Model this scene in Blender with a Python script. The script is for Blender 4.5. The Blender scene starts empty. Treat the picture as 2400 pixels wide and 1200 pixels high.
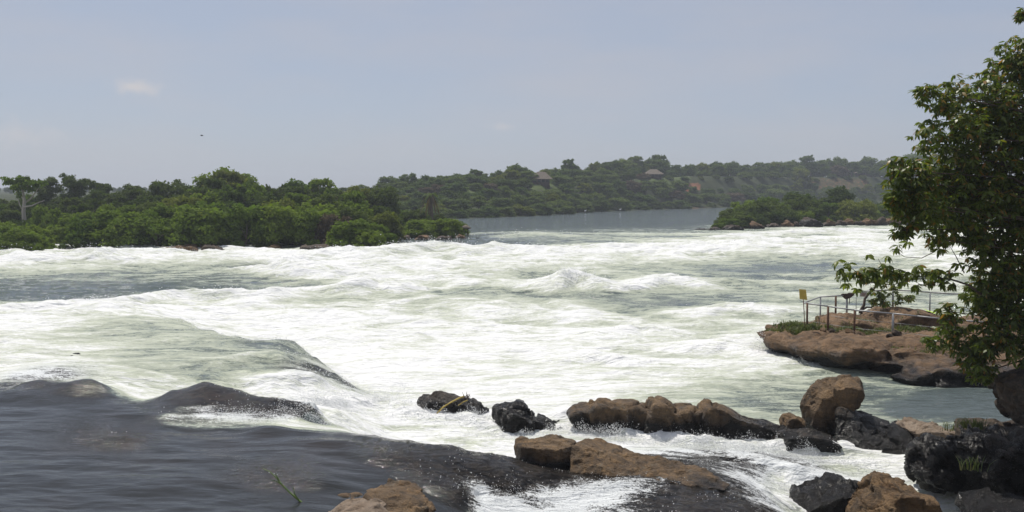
import bpy, bmesh, math, random
import numpy as np
from mathutils import Vector

# ------------------------------------------------------------------ camera, sky, sun, exposure
S = bpy.context.scene
COL = S.collection
H = 6.5                       # eye height above the main water level
FPX = 2100.0                  # focal length in photo pixels (2400 wide)
TH = math.atan(150.0 / FPX)   # camera pitched down
cam_d = bpy.data.cameras.new('camera')
cam_d.sensor_width = 36.0
cam_d.lens = FPX / 2400.0 * 36.0
cam_d.clip_start = 0.1
cam_d.clip_end = 20000
cam = bpy.data.objects.new('camera', cam_d)
COL.objects.link(cam)
cam.location = (0, 0, H)
cam.rotation_euler = (math.radians(90) - TH, 0, 0)
S.camera = cam

SUN_EL, SUN_AZ = math.radians(64), math.radians(-30)      # ahead and to the left, high
world = bpy.data.worlds.new('World')
S.world = world
world.use_nodes = True
wn = world.node_tree
wn.nodes.clear()
w_out = wn.nodes.new('ShaderNodeOutputWorld')
w_bg = wn.nodes.new('ShaderNodeBackground')
w_sky = wn.nodes.new('ShaderNodeTexSky')
w_sky.sky_type = 'NISHITA'
w_sky.sun_disc = False
w_sky.sun_elevation = SUN_EL
w_sky.sun_rotation = SUN_AZ % (2 * math.pi)
w_sky.altitude = 1100
w_sky.air_density = 1.0
w_sky.dust_density = 2.5
w_sky.ozone_density = 1.2
# thin high veil of haze over the clear sky, plus a few faint cloud wisps
w_veil = wn.nodes.new('ShaderNodeMixRGB')
w_veil.inputs['Fac'].default_value = 0.72
w_veil.inputs['Color2'].default_value = (3.95, 4.35, 5.35, 1)
wn.links.new(w_sky.outputs[0], w_veil.inputs['Color1'])
w_tc = wn.nodes.new('ShaderNodeTexCoord')
w_map = wn.nodes.new('ShaderNodeMapping')
w_map.inputs['Scale'].default_value = (2.2, 2.2, 9.0)
wn.links.new(w_tc.outputs['Generated'], w_map.inputs['Vector'])
w_no = wn.nodes.new('ShaderNodeTexNoise')
w_no.inputs['Scale'].default_value = 2.0
w_no.inputs['Detail'].default_value = 6
w_no.inputs['Roughness'].default_value = 0.55
wn.links.new(w_map.outputs[0], w_no.inputs['Vector'])
w_rmp = wn.nodes.new('ShaderNodeMapRange')
w_rmp.inputs['From Min'].default_value = 0.40
w_rmp.inputs['From Max'].default_value = 0.78
w_rmp.inputs['To Max'].default_value = 0.42
wn.links.new(w_no.outputs[0], w_rmp.inputs['Value'])
w_cl = wn.nodes.new('ShaderNodeMixRGB')
w_cl.inputs['Color2'].default_value = (5.2, 5.0, 5.2, 1)
wn.links.new(w_veil.outputs[0], w_cl.inputs['Color1'])
wn.links.new(w_rmp.outputs[0], w_cl.inputs['Fac'])


def small_cloud(prev, px, py, wx, wz, amount):
    """a small cumulus puff in a fixed direction of the sky"""
    d = Vector(((px - 1200) / FPX, 1.0, (450 - py) / FPX)).normalized()
    sub = wn.nodes.new('ShaderNodeVectorMath'); sub.operation = 'SUBTRACT'
    wn.links.new(w_tc.outputs['Generated'], sub.inputs[0]); sub.inputs[1].default_value = d
    mul = wn.nodes.new('ShaderNodeVectorMath'); mul.operation = 'MULTIPLY'
    wn.links.new(sub.outputs[0], mul.inputs[0]); mul.inputs[1].default_value = (1 / wx, 1 / wx, 1 / wz)
    ln = wn.nodes.new('ShaderNodeVectorMath'); ln.operation = 'LENGTH'
    wn.links.new(mul.outputs[0], ln.inputs[0])
    nz = wn.nodes.new('ShaderNodeTexNoise'); nz.inputs['Scale'].default_value = 70; nz.inputs['Detail'].default_value = 5
    wn.links.new(w_tc.outputs['Generated'], nz.inputs['Vector'])
    ad = wn.nodes.new('ShaderNodeMath'); ad.operation = 'MULTIPLY_ADD'
    wn.links.new(nz.outputs[0], ad.inputs[0]); ad.inputs[1].default_value = 1.6
    wn.links.new(ln.outputs['Value'], ad.inputs[2])
    mr = wn.nodes.new('ShaderNodeMapRange'); mr.interpolation_type = 'SMOOTHSTEP'
    mr.inputs['From Min'].default_value = 1.9; mr.inputs['From Max'].default_value = 0.7
    mr.inputs['To Max'].default_value = amount
    wn.links.new(ad.outputs[0], mr.inputs['Value'])
    mx = wn.nodes.new('ShaderNodeMixRGB')
    wn.links.new(mr.outputs[0], mx.inputs['Fac']); wn.links.new(prev, mx.inputs['Color1'])
    mx.inputs['Color2'].default_value = (6.4, 6.0, 5.9, 1)
    return mx.outputs[0]


sky_col = small_cloud(w_cl.outputs[0], 325, 207, 0.030, 0.010, 0.75)
sky_col = small_cloud(sky_col, 1178, 298, 0.020, 0.006, 0.35)
sky_col = small_cloud(sky_col, 55, 318, 0.045, 0.020, 0.35)
wn.links.new(sky_col, w_bg.inputs['Color'])
w_bg.inputs['Strength'].default_value = 0.088
wn.links.new(w_bg.outputs[0], w_out.inputs['Surface'])

sun_d = bpy.data.lights.new('sun', 'SUN')
sun_d.energy = 3.5
sun_d.angle = math.radians(0.53)
sun_d.color = (1.0, 0.955, 0.88)
sun = bpy.data.objects.new('sun', sun_d)
COL.objects.link(sun)
sdir = Vector((math.sin(SUN_AZ) * math.cos(SUN_EL), math.cos(SUN_AZ) * math.cos(SUN_EL), math.sin(SUN_EL)))
sun.rotation_euler = sdir.to_track_quat('Z', 'Y').to_euler()
sun.location = (-30, 30, 60)

S.view_settings.view_transform = 'Standard'
S.view_settings.look = 'None'
S.view_settings.exposure = 0.23
S.view_settings.gamma = 1.0
S.view_settings.use_curve_mapping = False
S.render.engine = 'CYCLES'
S.cycles.max_bounces = 8
S.cycles.transparent_max_bounces = 8
S.cycles.use_denoising = True
S.cycles.sample_clamp_indirect = 4.0

# ------------------------------------------------------------------ helpers
ST, CT = math.sin(TH), math.cos(TH)


def ray(px, py):
    u, v = (px - 1200.0) / FPX, (600.0 - py) / FPX
    return (u, CT + v * ST, -ST + v * CT)


def U(px, py, z):
    """photo pixel -> world point at height z"""
    d = ray(px, py)
    t = (z - H) / d[2]
    return np.array((d[0] * t, d[1] * t, z))


def D(px, py, Y):
    """photo pixel -> world point at distance Y"""
    d = ray(px, py)
    t = Y / d[1]
    return np.array((d[0] * t, Y, H + d[2] * t))


_rs = np.random.RandomState(11)
PERM = np.concatenate([_rs.permutation(256)] * 3)
GR = _rs.normal(size=(256, 3))
GR /= np.linalg.norm(GR, axis=1)[:, None]


def pn(x, y, z=0.0):
    """gradient noise, about -0.7..0.7"""
    x, y, z = np.broadcast_arrays(np.asarray(x, float), np.asarray(y, float), np.asarray(z, float))
    xi, yi, zi = np.floor(x).astype(int), np.floor(y).astype(int), np.floor(z).astype(int)
    xf, yf, zf = x - xi, y - yi, z - zi
    f = lambda t: t * t * t * (t * (t * 6 - 15) + 10)
    u, v, w = f(xf), f(yf), f(zf)
    xi, yi, zi = xi & 255, yi & 255, zi & 255
    out = 0
    for dx in (0, 1):
        wx = u if dx else 1 - u
        for dy in (0, 1):
            wy = v if dy else 1 - v
            for dz in (0, 1):
                wz = w if dz else 1 - w
                g = GR[PERM[PERM[PERM[xi + dx] + yi + dy] + zi + dz]]
                out = out + wx * wy * wz * (g[..., 0] * (xf - dx) + g[..., 1] * (yf - dy) + g[..., 2] * (zf - dz))
    return out


def fbm(x, y, z=0.0, octv=4, gain=0.5, ridged=False):
    a, s, t = 1.0, 0.0, 0.0
    for k in range(octv):
        n = pn(x * 2 ** k + 17.3 * k, y * 2 ** k - 9.1 * k, z * 2 ** k + 5.7 * k) * 1.6
        if ridged:
            n = 1 - 2 * np.abs(n)
        s = s + a * n
        t += a
        a *= gain
    return s / t


def sstep(a, b, x):
    t = np.clip((x - a) / (b - a), 0, 1)
    return t * t * (3 - 2 * t)


def mesh_np(name, verts, faces, attrs=None, fattrs=None, smooth=True):
    """faces: (n,3) or (n,4) integer array, or list of such arrays"""
    me = bpy.data.meshes.new(name)
    verts = np.asarray(verts, np.float32)
    fl = faces if isinstance(faces, list) else [faces]
    fl = [np.asarray(f, np.int32) for f in fl if len(f)]
    me.vertices.add(len(verts))
    me.vertices.foreach_set('co', verts.ravel())
    loops = np.concatenate([f.ravel() for f in fl])
    tot = np.concatenate([np.full(len(f), f.shape[1], np.int32) for f in fl])
    start = np.concatenate([[0], np.cumsum(tot)[:-1]]).astype(np.int32)
    me.loops.add(len(loops))
    me.loops.foreach_set('vertex_index', loops)
    me.polygons.add(len(tot))
    me.polygons.foreach_set('loop_start', start)
    me.polygons.foreach_set('loop_total', tot)
    me.polygons.foreach_set('use_smooth', np.full(len(tot), smooth, bool))
    for dom, dct in (('POINT', attrs or {}), ('FACE', fattrs or {})):
        for k, v in dct.items():
            a = me.attributes.new(k, 'FLOAT', dom)
            a.data.foreach_set('value', np.asarray(v, np.float32))
    me.update(calc_edges=True)
    return me


def obj(name, me, mat=None, parent=None, label=None, cat=None, group=None, kind=None, loc=None):
    o = bpy.data.objects.new(name, me)
    COL.objects.link(o)
    if mat is not None and me is not None and not me.materials:
        me.materials.append(mat)
    if parent is not None:
        o.parent = parent
    if loc is not None:
        o.location = loc
    if label: o['label'] = label
    if cat: o['category'] = cat
    if group: o['group'] = group
    if kind: o['kind'] = kind
    return o


class MB:
    """collects tubes / boxes into one mesh"""
    def __init__(self):
        self.v, self.q, self.t = [], [], []
        self.n = 0

    def add(self, v, q=(), t=()):
        v = np.asarray(v, float)
        if len(q): self.q.append(np.asarray(q, int) + self.n)
        if len(t): self.t.append(np.asarray(t, int) + self.n)
        self.v.append(v)
        self.n += len(v)

    def tube(self, pts, radii, n=7, cap=True):
        pts = np.asarray(pts, float)
        radii = np.broadcast_to(np.asarray(radii, float), (len(pts),))
        tan = np.gradient(pts, axis=0)
        tan /= np.linalg.norm(tan, axis=1)[:, None] + 1e-9
        ref = np.array((0, 0, 1.0)) if abs(tan[0][2]) < 0.9 else np.array((1.0, 0, 0))
        V = []
        for p, t, r in zip(pts, tan, radii):
            a = np.cross(ref, t); a /= np.linalg.norm(a) + 1e-9
            b = np.cross(t, a)
            ref = np.cross(t, a) if False else ref
            for k in range(n):
                an = 2 * math.pi * k / n
                V.append(p + r * (math.cos(an) * a + math.sin(an) * b))
        Q = []
        for i in range(len(pts) - 1):
            for k in range(n):
                k2 = (k + 1) % n
                Q.append((i * n + k, i * n + k2, (i + 1) * n + k2, (i + 1) * n + k))
        T = []
        if cap:
            m = len(V)
            V.append(pts[0]); V.append(pts[-1])
            e = (len(pts) - 1) * n
            for k in range(n):
                k2 = (k + 1) % n
                T.append((m, k2, k)); T.append((m + 1, e + k, e + k2))
        self.add(V, Q, T)
        return self

    def quadbox(self, c8):
        self.add(c8, [(0, 3, 2, 1), (4, 5, 6, 7), (0, 1, 5, 4), (1, 2, 6, 5), (2, 3, 7, 6), (3, 0, 4, 7)])
        return self

    def box(self, lo, hi):
        x0, y0, z0 = lo; x1, y1, z1 = hi
        return self.quadbox([(x0, y0, z0), (x1, y0, z0), (x1, y1, z0), (x0, y1, z0),
                             (x0, y0, z1), (x1, y0, z1), (x1, y1, z1), (x0, y1, z1)])

    def mesh(self, name, smooth=True):
        v = np.concatenate(self.v)
        f = []
        if self.q: f.append(np.concatenate(self.q))
        if self.t: f.append(np.concatenate(self.t))
        return mesh_np(name, v, f, smooth=smooth)


# ------------------------------------------------------------------ materials
class NT:
    def __init__(self, name):
        self.m = bpy.data.materials.new(name)
        self.m.use_nodes = True
        self.t = self.m.node_tree
        self.t.nodes.clear()
        self.out = self.t.nodes.new('ShaderNodeOutputMaterial')

    def n(self, typ, **kw):
        nd = self.t.nodes.new(typ)
        for k, v in kw.items():
            if k.startswith('_'):
                setattr(nd, k[1:], v)
            else:
                self.set(nd, k.replace('__', ' '), v)
        return nd

    def set(self, nd, key, v):
        sock = nd.inputs[int(key[1:])] if key[0] == 'i' and key[1:].isdigit() else nd.inputs[key]
        if isinstance(v, bpy.types.NodeSocket):
            self.t.links.new(v, sock)
        elif isinstance(v, bpy.types.Node):
            self.t.links.new(v.outputs[0], sock)
        else:
            sock.default_value = v

    def attr(self, name):
        a = self.t.nodes.new('ShaderNodeAttribute'); a.attribute_name = name
        return a.outputs['Fac']

    def pos(self, scale=None):
        g = self.t.nodes.new('ShaderNodeNewGeometry').outputs['Position']
        if scale is None:
            return g
        mp = self.n('ShaderNodeVectorMath', _operation='MULTIPLY', i0=g, i1=scale)
        return mp.outputs[0]

    def noise(self, vec, scale, detail=4, rough=0.55, dist=0.0):
        return self.n('ShaderNodeTexNoise', Vector=vec, Scale=scale, Detail=detail, Roughness=rough, Distortion=dist).outputs[0]

    def math(self, op, a, b=0.0, c=0.0):
        return self.n('ShaderNodeMath', _operation=op, i0=a, i1=b, i2=c).outputs[0]

    def rng(self, v, a, b, c=0.0, d=1.0, smooth=False):
        nd = self.n('ShaderNodeMapRange', Value=v)
        if smooth: nd.interpolation_type = 'SMOOTHSTEP'
        for k, x in (('From Min', a), ('From Max', b), ('To Min', c), ('To Max', d)):
            self.set(nd, k, x)
        return nd.outputs[0]

    def mix(self, f, a, b, blend='MIX'):
        nd = self.n('ShaderNodeMixRGB', _blend_type=blend, Fac=f, Color1=a, Color2=b)
        return nd.outputs[0]

    def ramp(self, v, stops):
        nd = self.n('ShaderNodeValToRGB', Fac=v)
        cr = nd.color_ramp
        while len(cr.elements) > 1:
            cr.elements.remove(cr.elements[-1])
        cr.elements[0].position = stops[0][0]; cr.elements[0].color = c4(stops[0][1])
        for p, c in stops[1:]:
            e = cr.elements.new(p); e.color = c4(c)
        return nd.outputs[0]

    def bump(self, h, strength, dist):
        return self.n('ShaderNodeBump', Height=h, Strength=strength, Distance=dist).outputs[0]

    def principled(self, **kw):
        p = self.n('ShaderNodeBsdfPrincipled')
        for k, v in kw.items():
            self.set(p, k.replace('_', ' '), v)
        self.t.links.new(p.outputs[0], self.out.inputs['Surface'])
        return p


def c4(c):
    return (c[0], c[1], c[2], 1.0)


def mat_water():
    k = NT('river_water')
    foam, thin, dark = k.attr('foam'), k.attr('thin'), k.attr('dark')
    p = k.pos()
    n1 = k.noise(k.pos((0.50, 1.3, 1.2)), 0.62, 6, 0.56, 1.8)          # drifting foam patches
    n2 = k.noise(k.pos((0.8, 1.8, 1.0)), 3.6, 5, 0.58, 1.4)           # curling strands
    n3 = k.noise(p, 24.0, 3, 0.6, 0.4)
    strand = k.math('ABSOLUTE', k.math('SUBTRACT', k.noise(k.pos((0.45, 1.6, 1.0)), 1.5, 5, 0.6, 2.2), 0.5))
    strand = k.rng(strand, 0.0, 0.055, 1.0, 0.0, True)                # thin bright foam lines
    act = k.rng(foam, 0.03, 0.22, 0, 1, True)
    a = k.math('MULTIPLY_ADD', k.math('SUBTRACT', n1, 0.5), 1.30, foam)
    a = k.math('MULTIPLY_ADD', k.math('SUBTRACT', n2, 0.5), 0.50, a)
    a = k.math('MULTIPLY_ADD', k.math('SUBTRACT', strand, 0.45), k.rng(foam, 0.1, 0.5, 0.10, 0.24), a)
    a = k.math('MULTIPLY_ADD', k.math('SUBTRACT', n3, 0.5), 0.06, a)
    a = k.math('MULTIPLY', a, act)
    river = k.mix(dark, c4((0.090, 0.113, 0.113)), c4((0.019, 0.020, 0.019)))
    brown = k.noise(k.pos((1, 1, 1)), 0.35, 3, 0.5)
    river = k.mix(k.math('MULTIPLY', dark, k.rng(brown, 0.52, 0.75, 0, 0.5)), river, c4((0.036, 0.024, 0.017)))
    rock = k.mix(k.rng(n2, 0.40, 0.62), c4((0.007, 0.006, 0.005)), c4((0.040, 0.032, 0.024)))
    river = k.mix(thin, river, rock)
    aer = k.ramp(a, [(0.0, (0.13, 0.16, 0.142)), (0.30, (0.26, 0.295, 0.24)), (0.46, (0.42, 0.45, 0.345)),
                     (0.60, (0.52, 0.55, 0.44)), (0.78, (0.66, 0.675, 0.60)), (0.95, (0.77, 0.775, 0.755)), (1.0, (0.80, 0.80, 0.79))])
    fac = k.rng(a, 0.04, 0.32, 0, 1, True)
    col = k.mix(fac, river, aer)
    veil = k.math('MULTIPLY_ADD', k.math('SUBTRACT', n3, 0.5), 0.9, a)
    col_t = k.mix(k.rng(veil, 0.34, 0.62, 0, 1, True), rock, c4((0.72, 0.74, 0.74)))
    col = k.mix(k.rng(thin, 0.1, 0.5), col, col_t)
    rough = k.rng(a, 0.15, 0.7, 0.04, 0.85)
    rough = k.math('ADD', rough, k.math('MULTIPLY', thin, 0.05))
    # relief: foam froth, ripples, thin film over stone
    rip = k.noise(k.pos((0.7, 2.4, 1.0)), 2.2, 5, 0.55, 0.8)
    calm = k.rng(dark, 0, 1, 1.0, 0.10)
    nb = k.noise(k.pos((0.7, 1.3, 1.2)), 0.9, 3, 0.5, 0.8)
    hb = k.math('MULTIPLY_ADD', nb, k.math('MULTIPLY', k.rng(foam, 0.0, 0.5, 0.25, 1.0), calm), k.math('MULTIPLY', rip, k.rng(dark, 0, 1, 0.32, 0.045)))
    hb = k.math('MULTIPLY_ADD', n2, k.math('MAXIMUM', k.math('MULTIPLY', k.rng(a, 0.1, 0.8, 0.05, 0.24), calm), k.math('MULTIPLY', thin, 0.45)), hb)
    hb = k.math('MULTIPLY_ADD', n3, k.math('MAXIMUM', k.rng(a, 0.2, 0.9, 0.0, 0.07), k.math('MULTIPLY', thin, 0.16)), hb)
    swell = k.noise(k.pos((0.05, 0.30, 1.0)), 1.0, 4, 0.6, 0.5)            # long streaky ruffles of the far reach
    hb = k.math('MULTIPLY_ADD', swell, k.math('MULTIPLY', k.rng(foam, 0.0, 0.25, 1.6, 0.0), calm), hb)
    bmp = k.bump(hb, 0.8, 0.42)
    k.principled(Base_Color=col, Roughness=rough, IOR=1.333, Normal=bmp)
    return k.m


def mat_spray_glint():
    k = NT('white_spray_and_glints')
    k.principled(Base_Color=c4((0.88, 0.89, 0.89)), Roughness=0.6)
    return k.m


def mat_rock(name, dry1, dry2, stain, bed=0.0, speck=1.0, tex=1.0, varnish=.8):
    k = NT(name)
    wet = k.attr('wet')  # wetness, and the tree shade painted on two right-hand rocks
    p = k.pos()
    n1 = k.noise(p, 1.1 * tex, 6, 0.6, 0.6)
    n2 = k.noise(p, 5.0 * tex, 7, 0.68, .3)
    n3 = k.noise(p, 26.0, 4, 0.65)
    lay = k.noise(k.pos((0.5, 0.6, 4.5)), 1.8 * tex, 6, 0.62, 0.8)
    col = k.mix(k.rng(n1, 0.38, 0.62), c4(dry1), c4(dry2))
    col = k.mix(k.rng(n2, 0.48, 0.66, 0, 0.85), col, c4(stain))
    col = k.mix(k.rng(lay, 0.34, 0.46, 0.75 * bed, 0.0), col, c4([x * 0.28 for x in dry1]))
    var = k.noise(k.pos((1, 1, .7)), 1.7 * tex, 6, 0.68, .9)
    col = k.mix(k.rng(var, 0.50, 0.64, 0, varnish), col, c4((0.030, 0.024, 0.019)))
    col = k.mix(k.rng(n3, 0.36, 0.58, 0.55 * speck, 0.0), col, c4([x * 0.32 for x in dry2]))
    lich = k.noise(p, 3.1 * tex, 5, 0.75)
    col = k.mix(k.rng(lich, 0.60, 0.70, 0, 0.4 * speck), col, c4((0.32, 0.28, 0.21)))
    wet_shade_col = k.mix(k.rng(n2, 0.4, 0.75), c4((0.006, 0.0055, 0.005)), c4((0.024, 0.019, 0.014)))
    col = k.mix(wet, col, wet_shade_col)
    rough = k.rng(wet, 0, 1, 0.80, 0.20)
    rough = k.math('ADD', rough, k.rng(n3, 0.3, 0.7, -0.06, 0.10))
    hb = k.math('MULTIPLY_ADD', n2, 0.9, k.math('MULTIPLY', n1, 0.8))
    hb = k.math('MULTIPLY_ADD', n3, 0.30, hb)
    hb = k.math('MULTIPLY_ADD', lay, 0.9 * bed, hb)
    k.principled(Base_Color=col, Roughness=rough, Normal=k.bump(hb, 1.0, 0.16), Specular_IOR_Level=0.4)
    return k.m


def mat_leaf(name, c_lo, c_hi, c_alt, transl=0.3, rough=0.5, spec=0.4, alt=0.12):
    k = NT(name)
    tint = k.attr('tint')
    oi = k.n('ShaderNodeObjectInfo').outputs['Random']
    f = k.math('MULTIPLY_ADD', oi, 0.55, k.math('MULTIPLY', tint, 0.45))
    col = k.mix(f, c4(c_lo), c4(c_hi))
    col = k.mix(k.rng(tint, 1 - alt, 1.0, 0, 0.85), col, c4(c_alt))
    pr = k.n('ShaderNodeBsdfPrincipled')
    k.set(pr, 'Base Color', col); k.set(pr, 'Roughness', rough); k.set(pr, 'Specular IOR Level', spec)
    tr = k.n('ShaderNodeBsdfTranslucent')
    k.set(tr, 'Color', k.mix(1.0, col, c4((1.5, 1.6, 0.7)), 'MULTIPLY'))
    mx = k.n('ShaderNodeMixShader', Fac=transl)
    k.t.links.new(pr.outputs[0], mx.inputs[1]); k.t.links.new(tr.outputs[0], mx.inputs[2])
    k.t.links.new(mx.outputs[0], k.out.inputs['Surface'])
    return k.m


def mat_plain(name, c1, c2, scale=6.0, rough=0.7, metal=0.0, bump=0.3, dist=0.02, stretch=(1, 1, 1)):
    k = NT(name)
    n1 = k.noise(k.pos(stretch), scale, 5, 0.6)
    n2 = k.noise(k.pos(stretch), scale * 5, 4, 0.6)
    col = k.mix(k.rng(n1, 0.35, 0.65), c4(c1), c4(c2))
    col = k.mix(k.rng(n2, 0.45, 0.75, 0, 0.35), col, c4([x * 0.5 for x in c1]))
    k.principled(Base_Color=col, Roughness=rough, Metallic=metal, Normal=k.bump(n2, bump, dist))
    return k.m


def mat_ground():
    k = NT('hillside_ground')
    bare, lawn, shore = k.attr('bare'), k.attr('lawn'), k.attr('shore')
    p = k.pos()
    n1 = k.noise(p, 0.25, 6, 0.6)
    n2 = k.noise(p, 1.6, 5, 0.65)
    green = k.mix(k.rng(n1, 0.35, 0.65), c4((0.022, 0.032, 0.012)), c4((0.050, 0.060, 0.024)))
    earth = k.mix(k.rng(n2, 0.35, 0.65), c4((0.19, 0.078, 0.042)), c4((0.33, 0.15, 0.08)))
    earth = k.mix(k.rng(k.noise(k.pos((1, 1, 0.3)), 0.8, 4, 0.6), 0.5, 0.68, 0, 0.8), earth, c4((0.05, 0.06, 0.025)))
    col = k.mix(k.rng(k.math('ADD', bare, k.math('MULTIPLY', k.math('SUBTRACT', n2, 0.5), 0.8)), 0.40, 0.60, 0, 1), green, earth)
    col = k.mix(lawn, col, c4((0.075, 0.10, 0.03)))
    stone = k.mix(k.rng(n2, 0.35, 0.65), c4((0.05, 0.04, 0.032)), c4((0.15, 0.11, 0.075)))
    col = k.mix(shore, col, stone)
    hb = k.math('MULTIPLY_ADD', n2, 0.5, n1)
    k.principled(Base_Color=col, Roughness=0.9, Normal=k.bump(hb, 0.7, 0.5), Specular_IOR_Level=0.2)
    return k.m


M_WATER = mat_water()
M_SPRAY_GLINT = mat_spray_glint()
M_ROCK = mat_rock('brown_boulder_stone', (0.105, 0.069, 0.040), (0.21, 0.138, 0.075), (0.30, 0.185, 0.085), 0.4, varnish=.8)
M_ROCK_GREY = mat_rock('grey_brown_stone', (0.060, 0.047, 0.036), (0.125, 0.092, 0.064), (0.17, 0.11, 0.065), 0.3, varnish=.95)
M_ROCK_RED = mat_rock('red_platform_stone', (0.145, 0.086, 0.042), (0.27, 0.168, 0.088), (0.24, 0.132, 0.058), 1.0, varnish=.65)
M_ROCK_GOLD = mat_rock('ochre_layered_stone', (0.17, 0.10, 0.045), (0.27, 0.17, 0.08), (0.14, 0.075, 0.033), 1.0)
M_ROCK_PALE = mat_rock('pale_river_stone', (0.27, 0.20, 0.14), (0.36, 0.28, 0.21), (0.24, 0.165, 0.105), 0.3, .6, varnish=.3)
M_GROUND = mat_ground()
M_BARK = mat_plain('grey_bark', (0.10, 0.075, 0.055), (0.20, 0.16, 0.12), 5, 0.9, 0, 0.6, 0.03, (1, 1, 0.3))
M_BARK_PALE = mat_plain('pale_bark', (0.36, 0.31, 0.26), (0.52, 0.47, 0.40), 3, 0.85, 0, 0.4, 0.03, (1, 1, 0.3))
M_BARK_DARK = mat_plain('dark_twig_bark', (0.05, 0.038, 0.028), (0.13, 0.095, 0.065), 14, 0.85, 0, 0.5, 0.01)
M_LEAF_ISLE = mat_leaf('island_shrub_leaves', (0.062, 0.108, 0.016), (0.180, 0.230, 0.038), (0.24, 0.235, 0.05), 0.36, .8, .08)
M_LEAF_DARK = mat_leaf('dark_tree_leaves', (0.040, 0.066, 0.016), (0.108, 0.136, 0.032), (0.15, 0.15, 0.042), 0.32, .8, .08)
M_LEAF_FAR = mat_leaf('far_bank_leaves', (0.058, 0.096, 0.030), (0.155, 0.190, 0.058), (0.19, 0.18, 0.07), 0.32, .8, .08)
M_LEAF_OLIVE = mat_leaf('olive_leaves', (0.095, 0.115, 0.022), (0.185, 0.205, 0.042), (0.22, 0.20, 0.055), 0.34, .8, .08)
M_LEAF_DRY = mat_leaf('dry_brown_leaves', (0.075, 0.055, 0.036), (0.13, 0.10, 0.065), (0.16, 0.12, 0.08), 0.2, .7, .15)
M_LEAF_NEAR = mat_leaf('glossy_tree_leaves', (0.045, 0.075, 0.011), (0.195, 0.225, 0.028), (0.30, 0.13, 0.032), 0.42, 0.38, 0.35, 0.15)
M_GRASS = mat_leaf('grass_blades', (0.050, 0.075, 0.020), (0.12, 0.145, 0.04), (0.22, 0.19, 0.09), 0.3, 0.5, 0.3, 0.2)

# ------------------------------------------------------------------ water shape
# control points read off the photograph: (px, py, z, foam, thin film over rock, dark pool)
W = []
def row(py, z, items):
    for it in items:
        W.append((it[0], py, z if len(it) < 3 or it[2] is None else it[2], it[1],
                  it[3] if len(it) > 3 else 0.0, it[4] if len(it) > 4 else 0.0))
for px in (-700, -300, 300, 900, 1200, 1500, 1800, 2100, 2600, 3100):
    W.append((px, 492, 1.5, 0.0, 0, 0)); W.append((px, 515, 1.5, 0.02 if px < 1700 else 0.05, 0, 0))
row(536, 1.5, [(900, 0), (1080, .06), (1200, .12), (1350, .14), (1500, .18), (1640, .18), (1850, .5), (2100, .6), (2500, .6)])
row(546, 1.48, [(900, 0), (1080, .10), (1180, .22), (1250, .26), (1350, .22), (1450, .26), (1560, .28), (1700, .40), (1900, .7), (2150, .72), (2600, .7)])
row(558, 1.45, [(600, .05), (930, .03), (1080, .08), (1150, .20), (1240, .22), (1340, .26), (1450, .40), (1600, .55), (1750, .70), (2000, .78), (2200, .75), (2600, .7)])
row(575, 1.35, [(930, .06), (1050, .08), (1160, .10), (1250, .18), (1350, .42), (1500, .64), (1700, .76), (1900, .76), (2100, .8), (2500, .8)])
row(598, 1.15, [(-500, .8), (-100, .9), (0, .9), (150, .85), (300, .8), (450, .8), (600, .8), (700, .92), (850, .95), (1000, 1), (1150, 1), (1300, .86), (1500, .9), (1700, .86), (1900, .78), (2100, .74), (2300, .8), (2600, .8)])
row(625, 0.92, [(-500, .7), (0, .82), (200, .7), (400, .62), (600, .75), (700, 1), (850, 1), (1000, .88), (1150, .68), (1300, .78), (1500, .55), (1650, .30), (1800, .14), (1950, .2), (2080, .5), (2250, .75), (2600, .8)])
row(650, 0.75, [(-500, .3), (0, .30), (200, .27), (400, .30), (560, .36), (680, .9), (800, 1), (950, .82), (1100, .58), (1300, .6), (1450, .45), (1600, .36), (1800, .36), (2000, .5), (2200, .6), (2600, .7)])
row(675, 0.58, [(-500, .1), (0, .08), (200, .10), (400, .14), (600, .24), (750, .5), (850, .85), (1000, .8), (1150, .72), (1340, .92), (1500, .82), (1650, .66), (1800, .55), (2000, .55), (2200, .6), (2600, .6)])
row(700, 0.42, [(-400, .1), (0, .10, .5), (150, .12), (300, .3), (450, .76), (600, .86), (800, .8), (950, .5), (1100, .42), (1250, .36), (1400, .26), (1550, .20), (1700, .28), (1800, .4), (2000, .4), (2200, .5)])
row(725, 0.25, [(450, 1), (600, 1), (800, .92), (1000, .82), (1200, .76), (1400, .62), (1550, .42), (1700, .34), (1850, .5), (2050, .5), (2300, .5)])
row(728, 0.75, [(-400, .6), (0, .55), (120, .75), (300, .8)])
row(760, 0.0, [(560, .95), (700, 1), (900, .95), (1200, .86), (1450, .80), (1600, .74), (1700, .55), (1800, .45), (1950, .4)])
row(757, 1.0, [(-400, .8), (0, .85), (150, .72), (260, .48, 1.15), (340, .46, 1.15), (430, .7, .95)])
row(800, 0.0, [(760, 1), (900, .98), (1100, .92), (1300, .92), (1500, .88), (1650, .82), (1760, .66), (1900, .6)])
row(800, 1.05, [(-400, .7), (0, .7), (150, .58), (300, .52), (450, .48), (560, .36, 1.0), (650, .25, .95)])
row(850, 0.0, [(850, 1), (1000, 1), (1200, .95), (1400, .92), (1600, .84), (1800, .76), (1900, .7)])
row(845, 1.08, [(-400, .7), (0, .75), (80, .76), (180, .74), (330, .45), (500, .5), (640, .36, 1.0), (735, .26, .85, .25)])
row(888, 0.0, [(880, 1), (1000, 1), (1200, .98), (1450, .88), (1600, .80), (1750, .6), (1850, .5)])
row(885, 1.05, [(-400, .7), (0, .85), (60, .5, 1.2, .7), (150, .55, 1.15, .55), (330, .66), (500, .46, .95), (610, .48, .85), (700, .30, .75, .5), (790, .36, .5, .5)])
row(910, 0.0, [(2050, .25), (2200, .16), (2350, .12), (2600, .1)])
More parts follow.
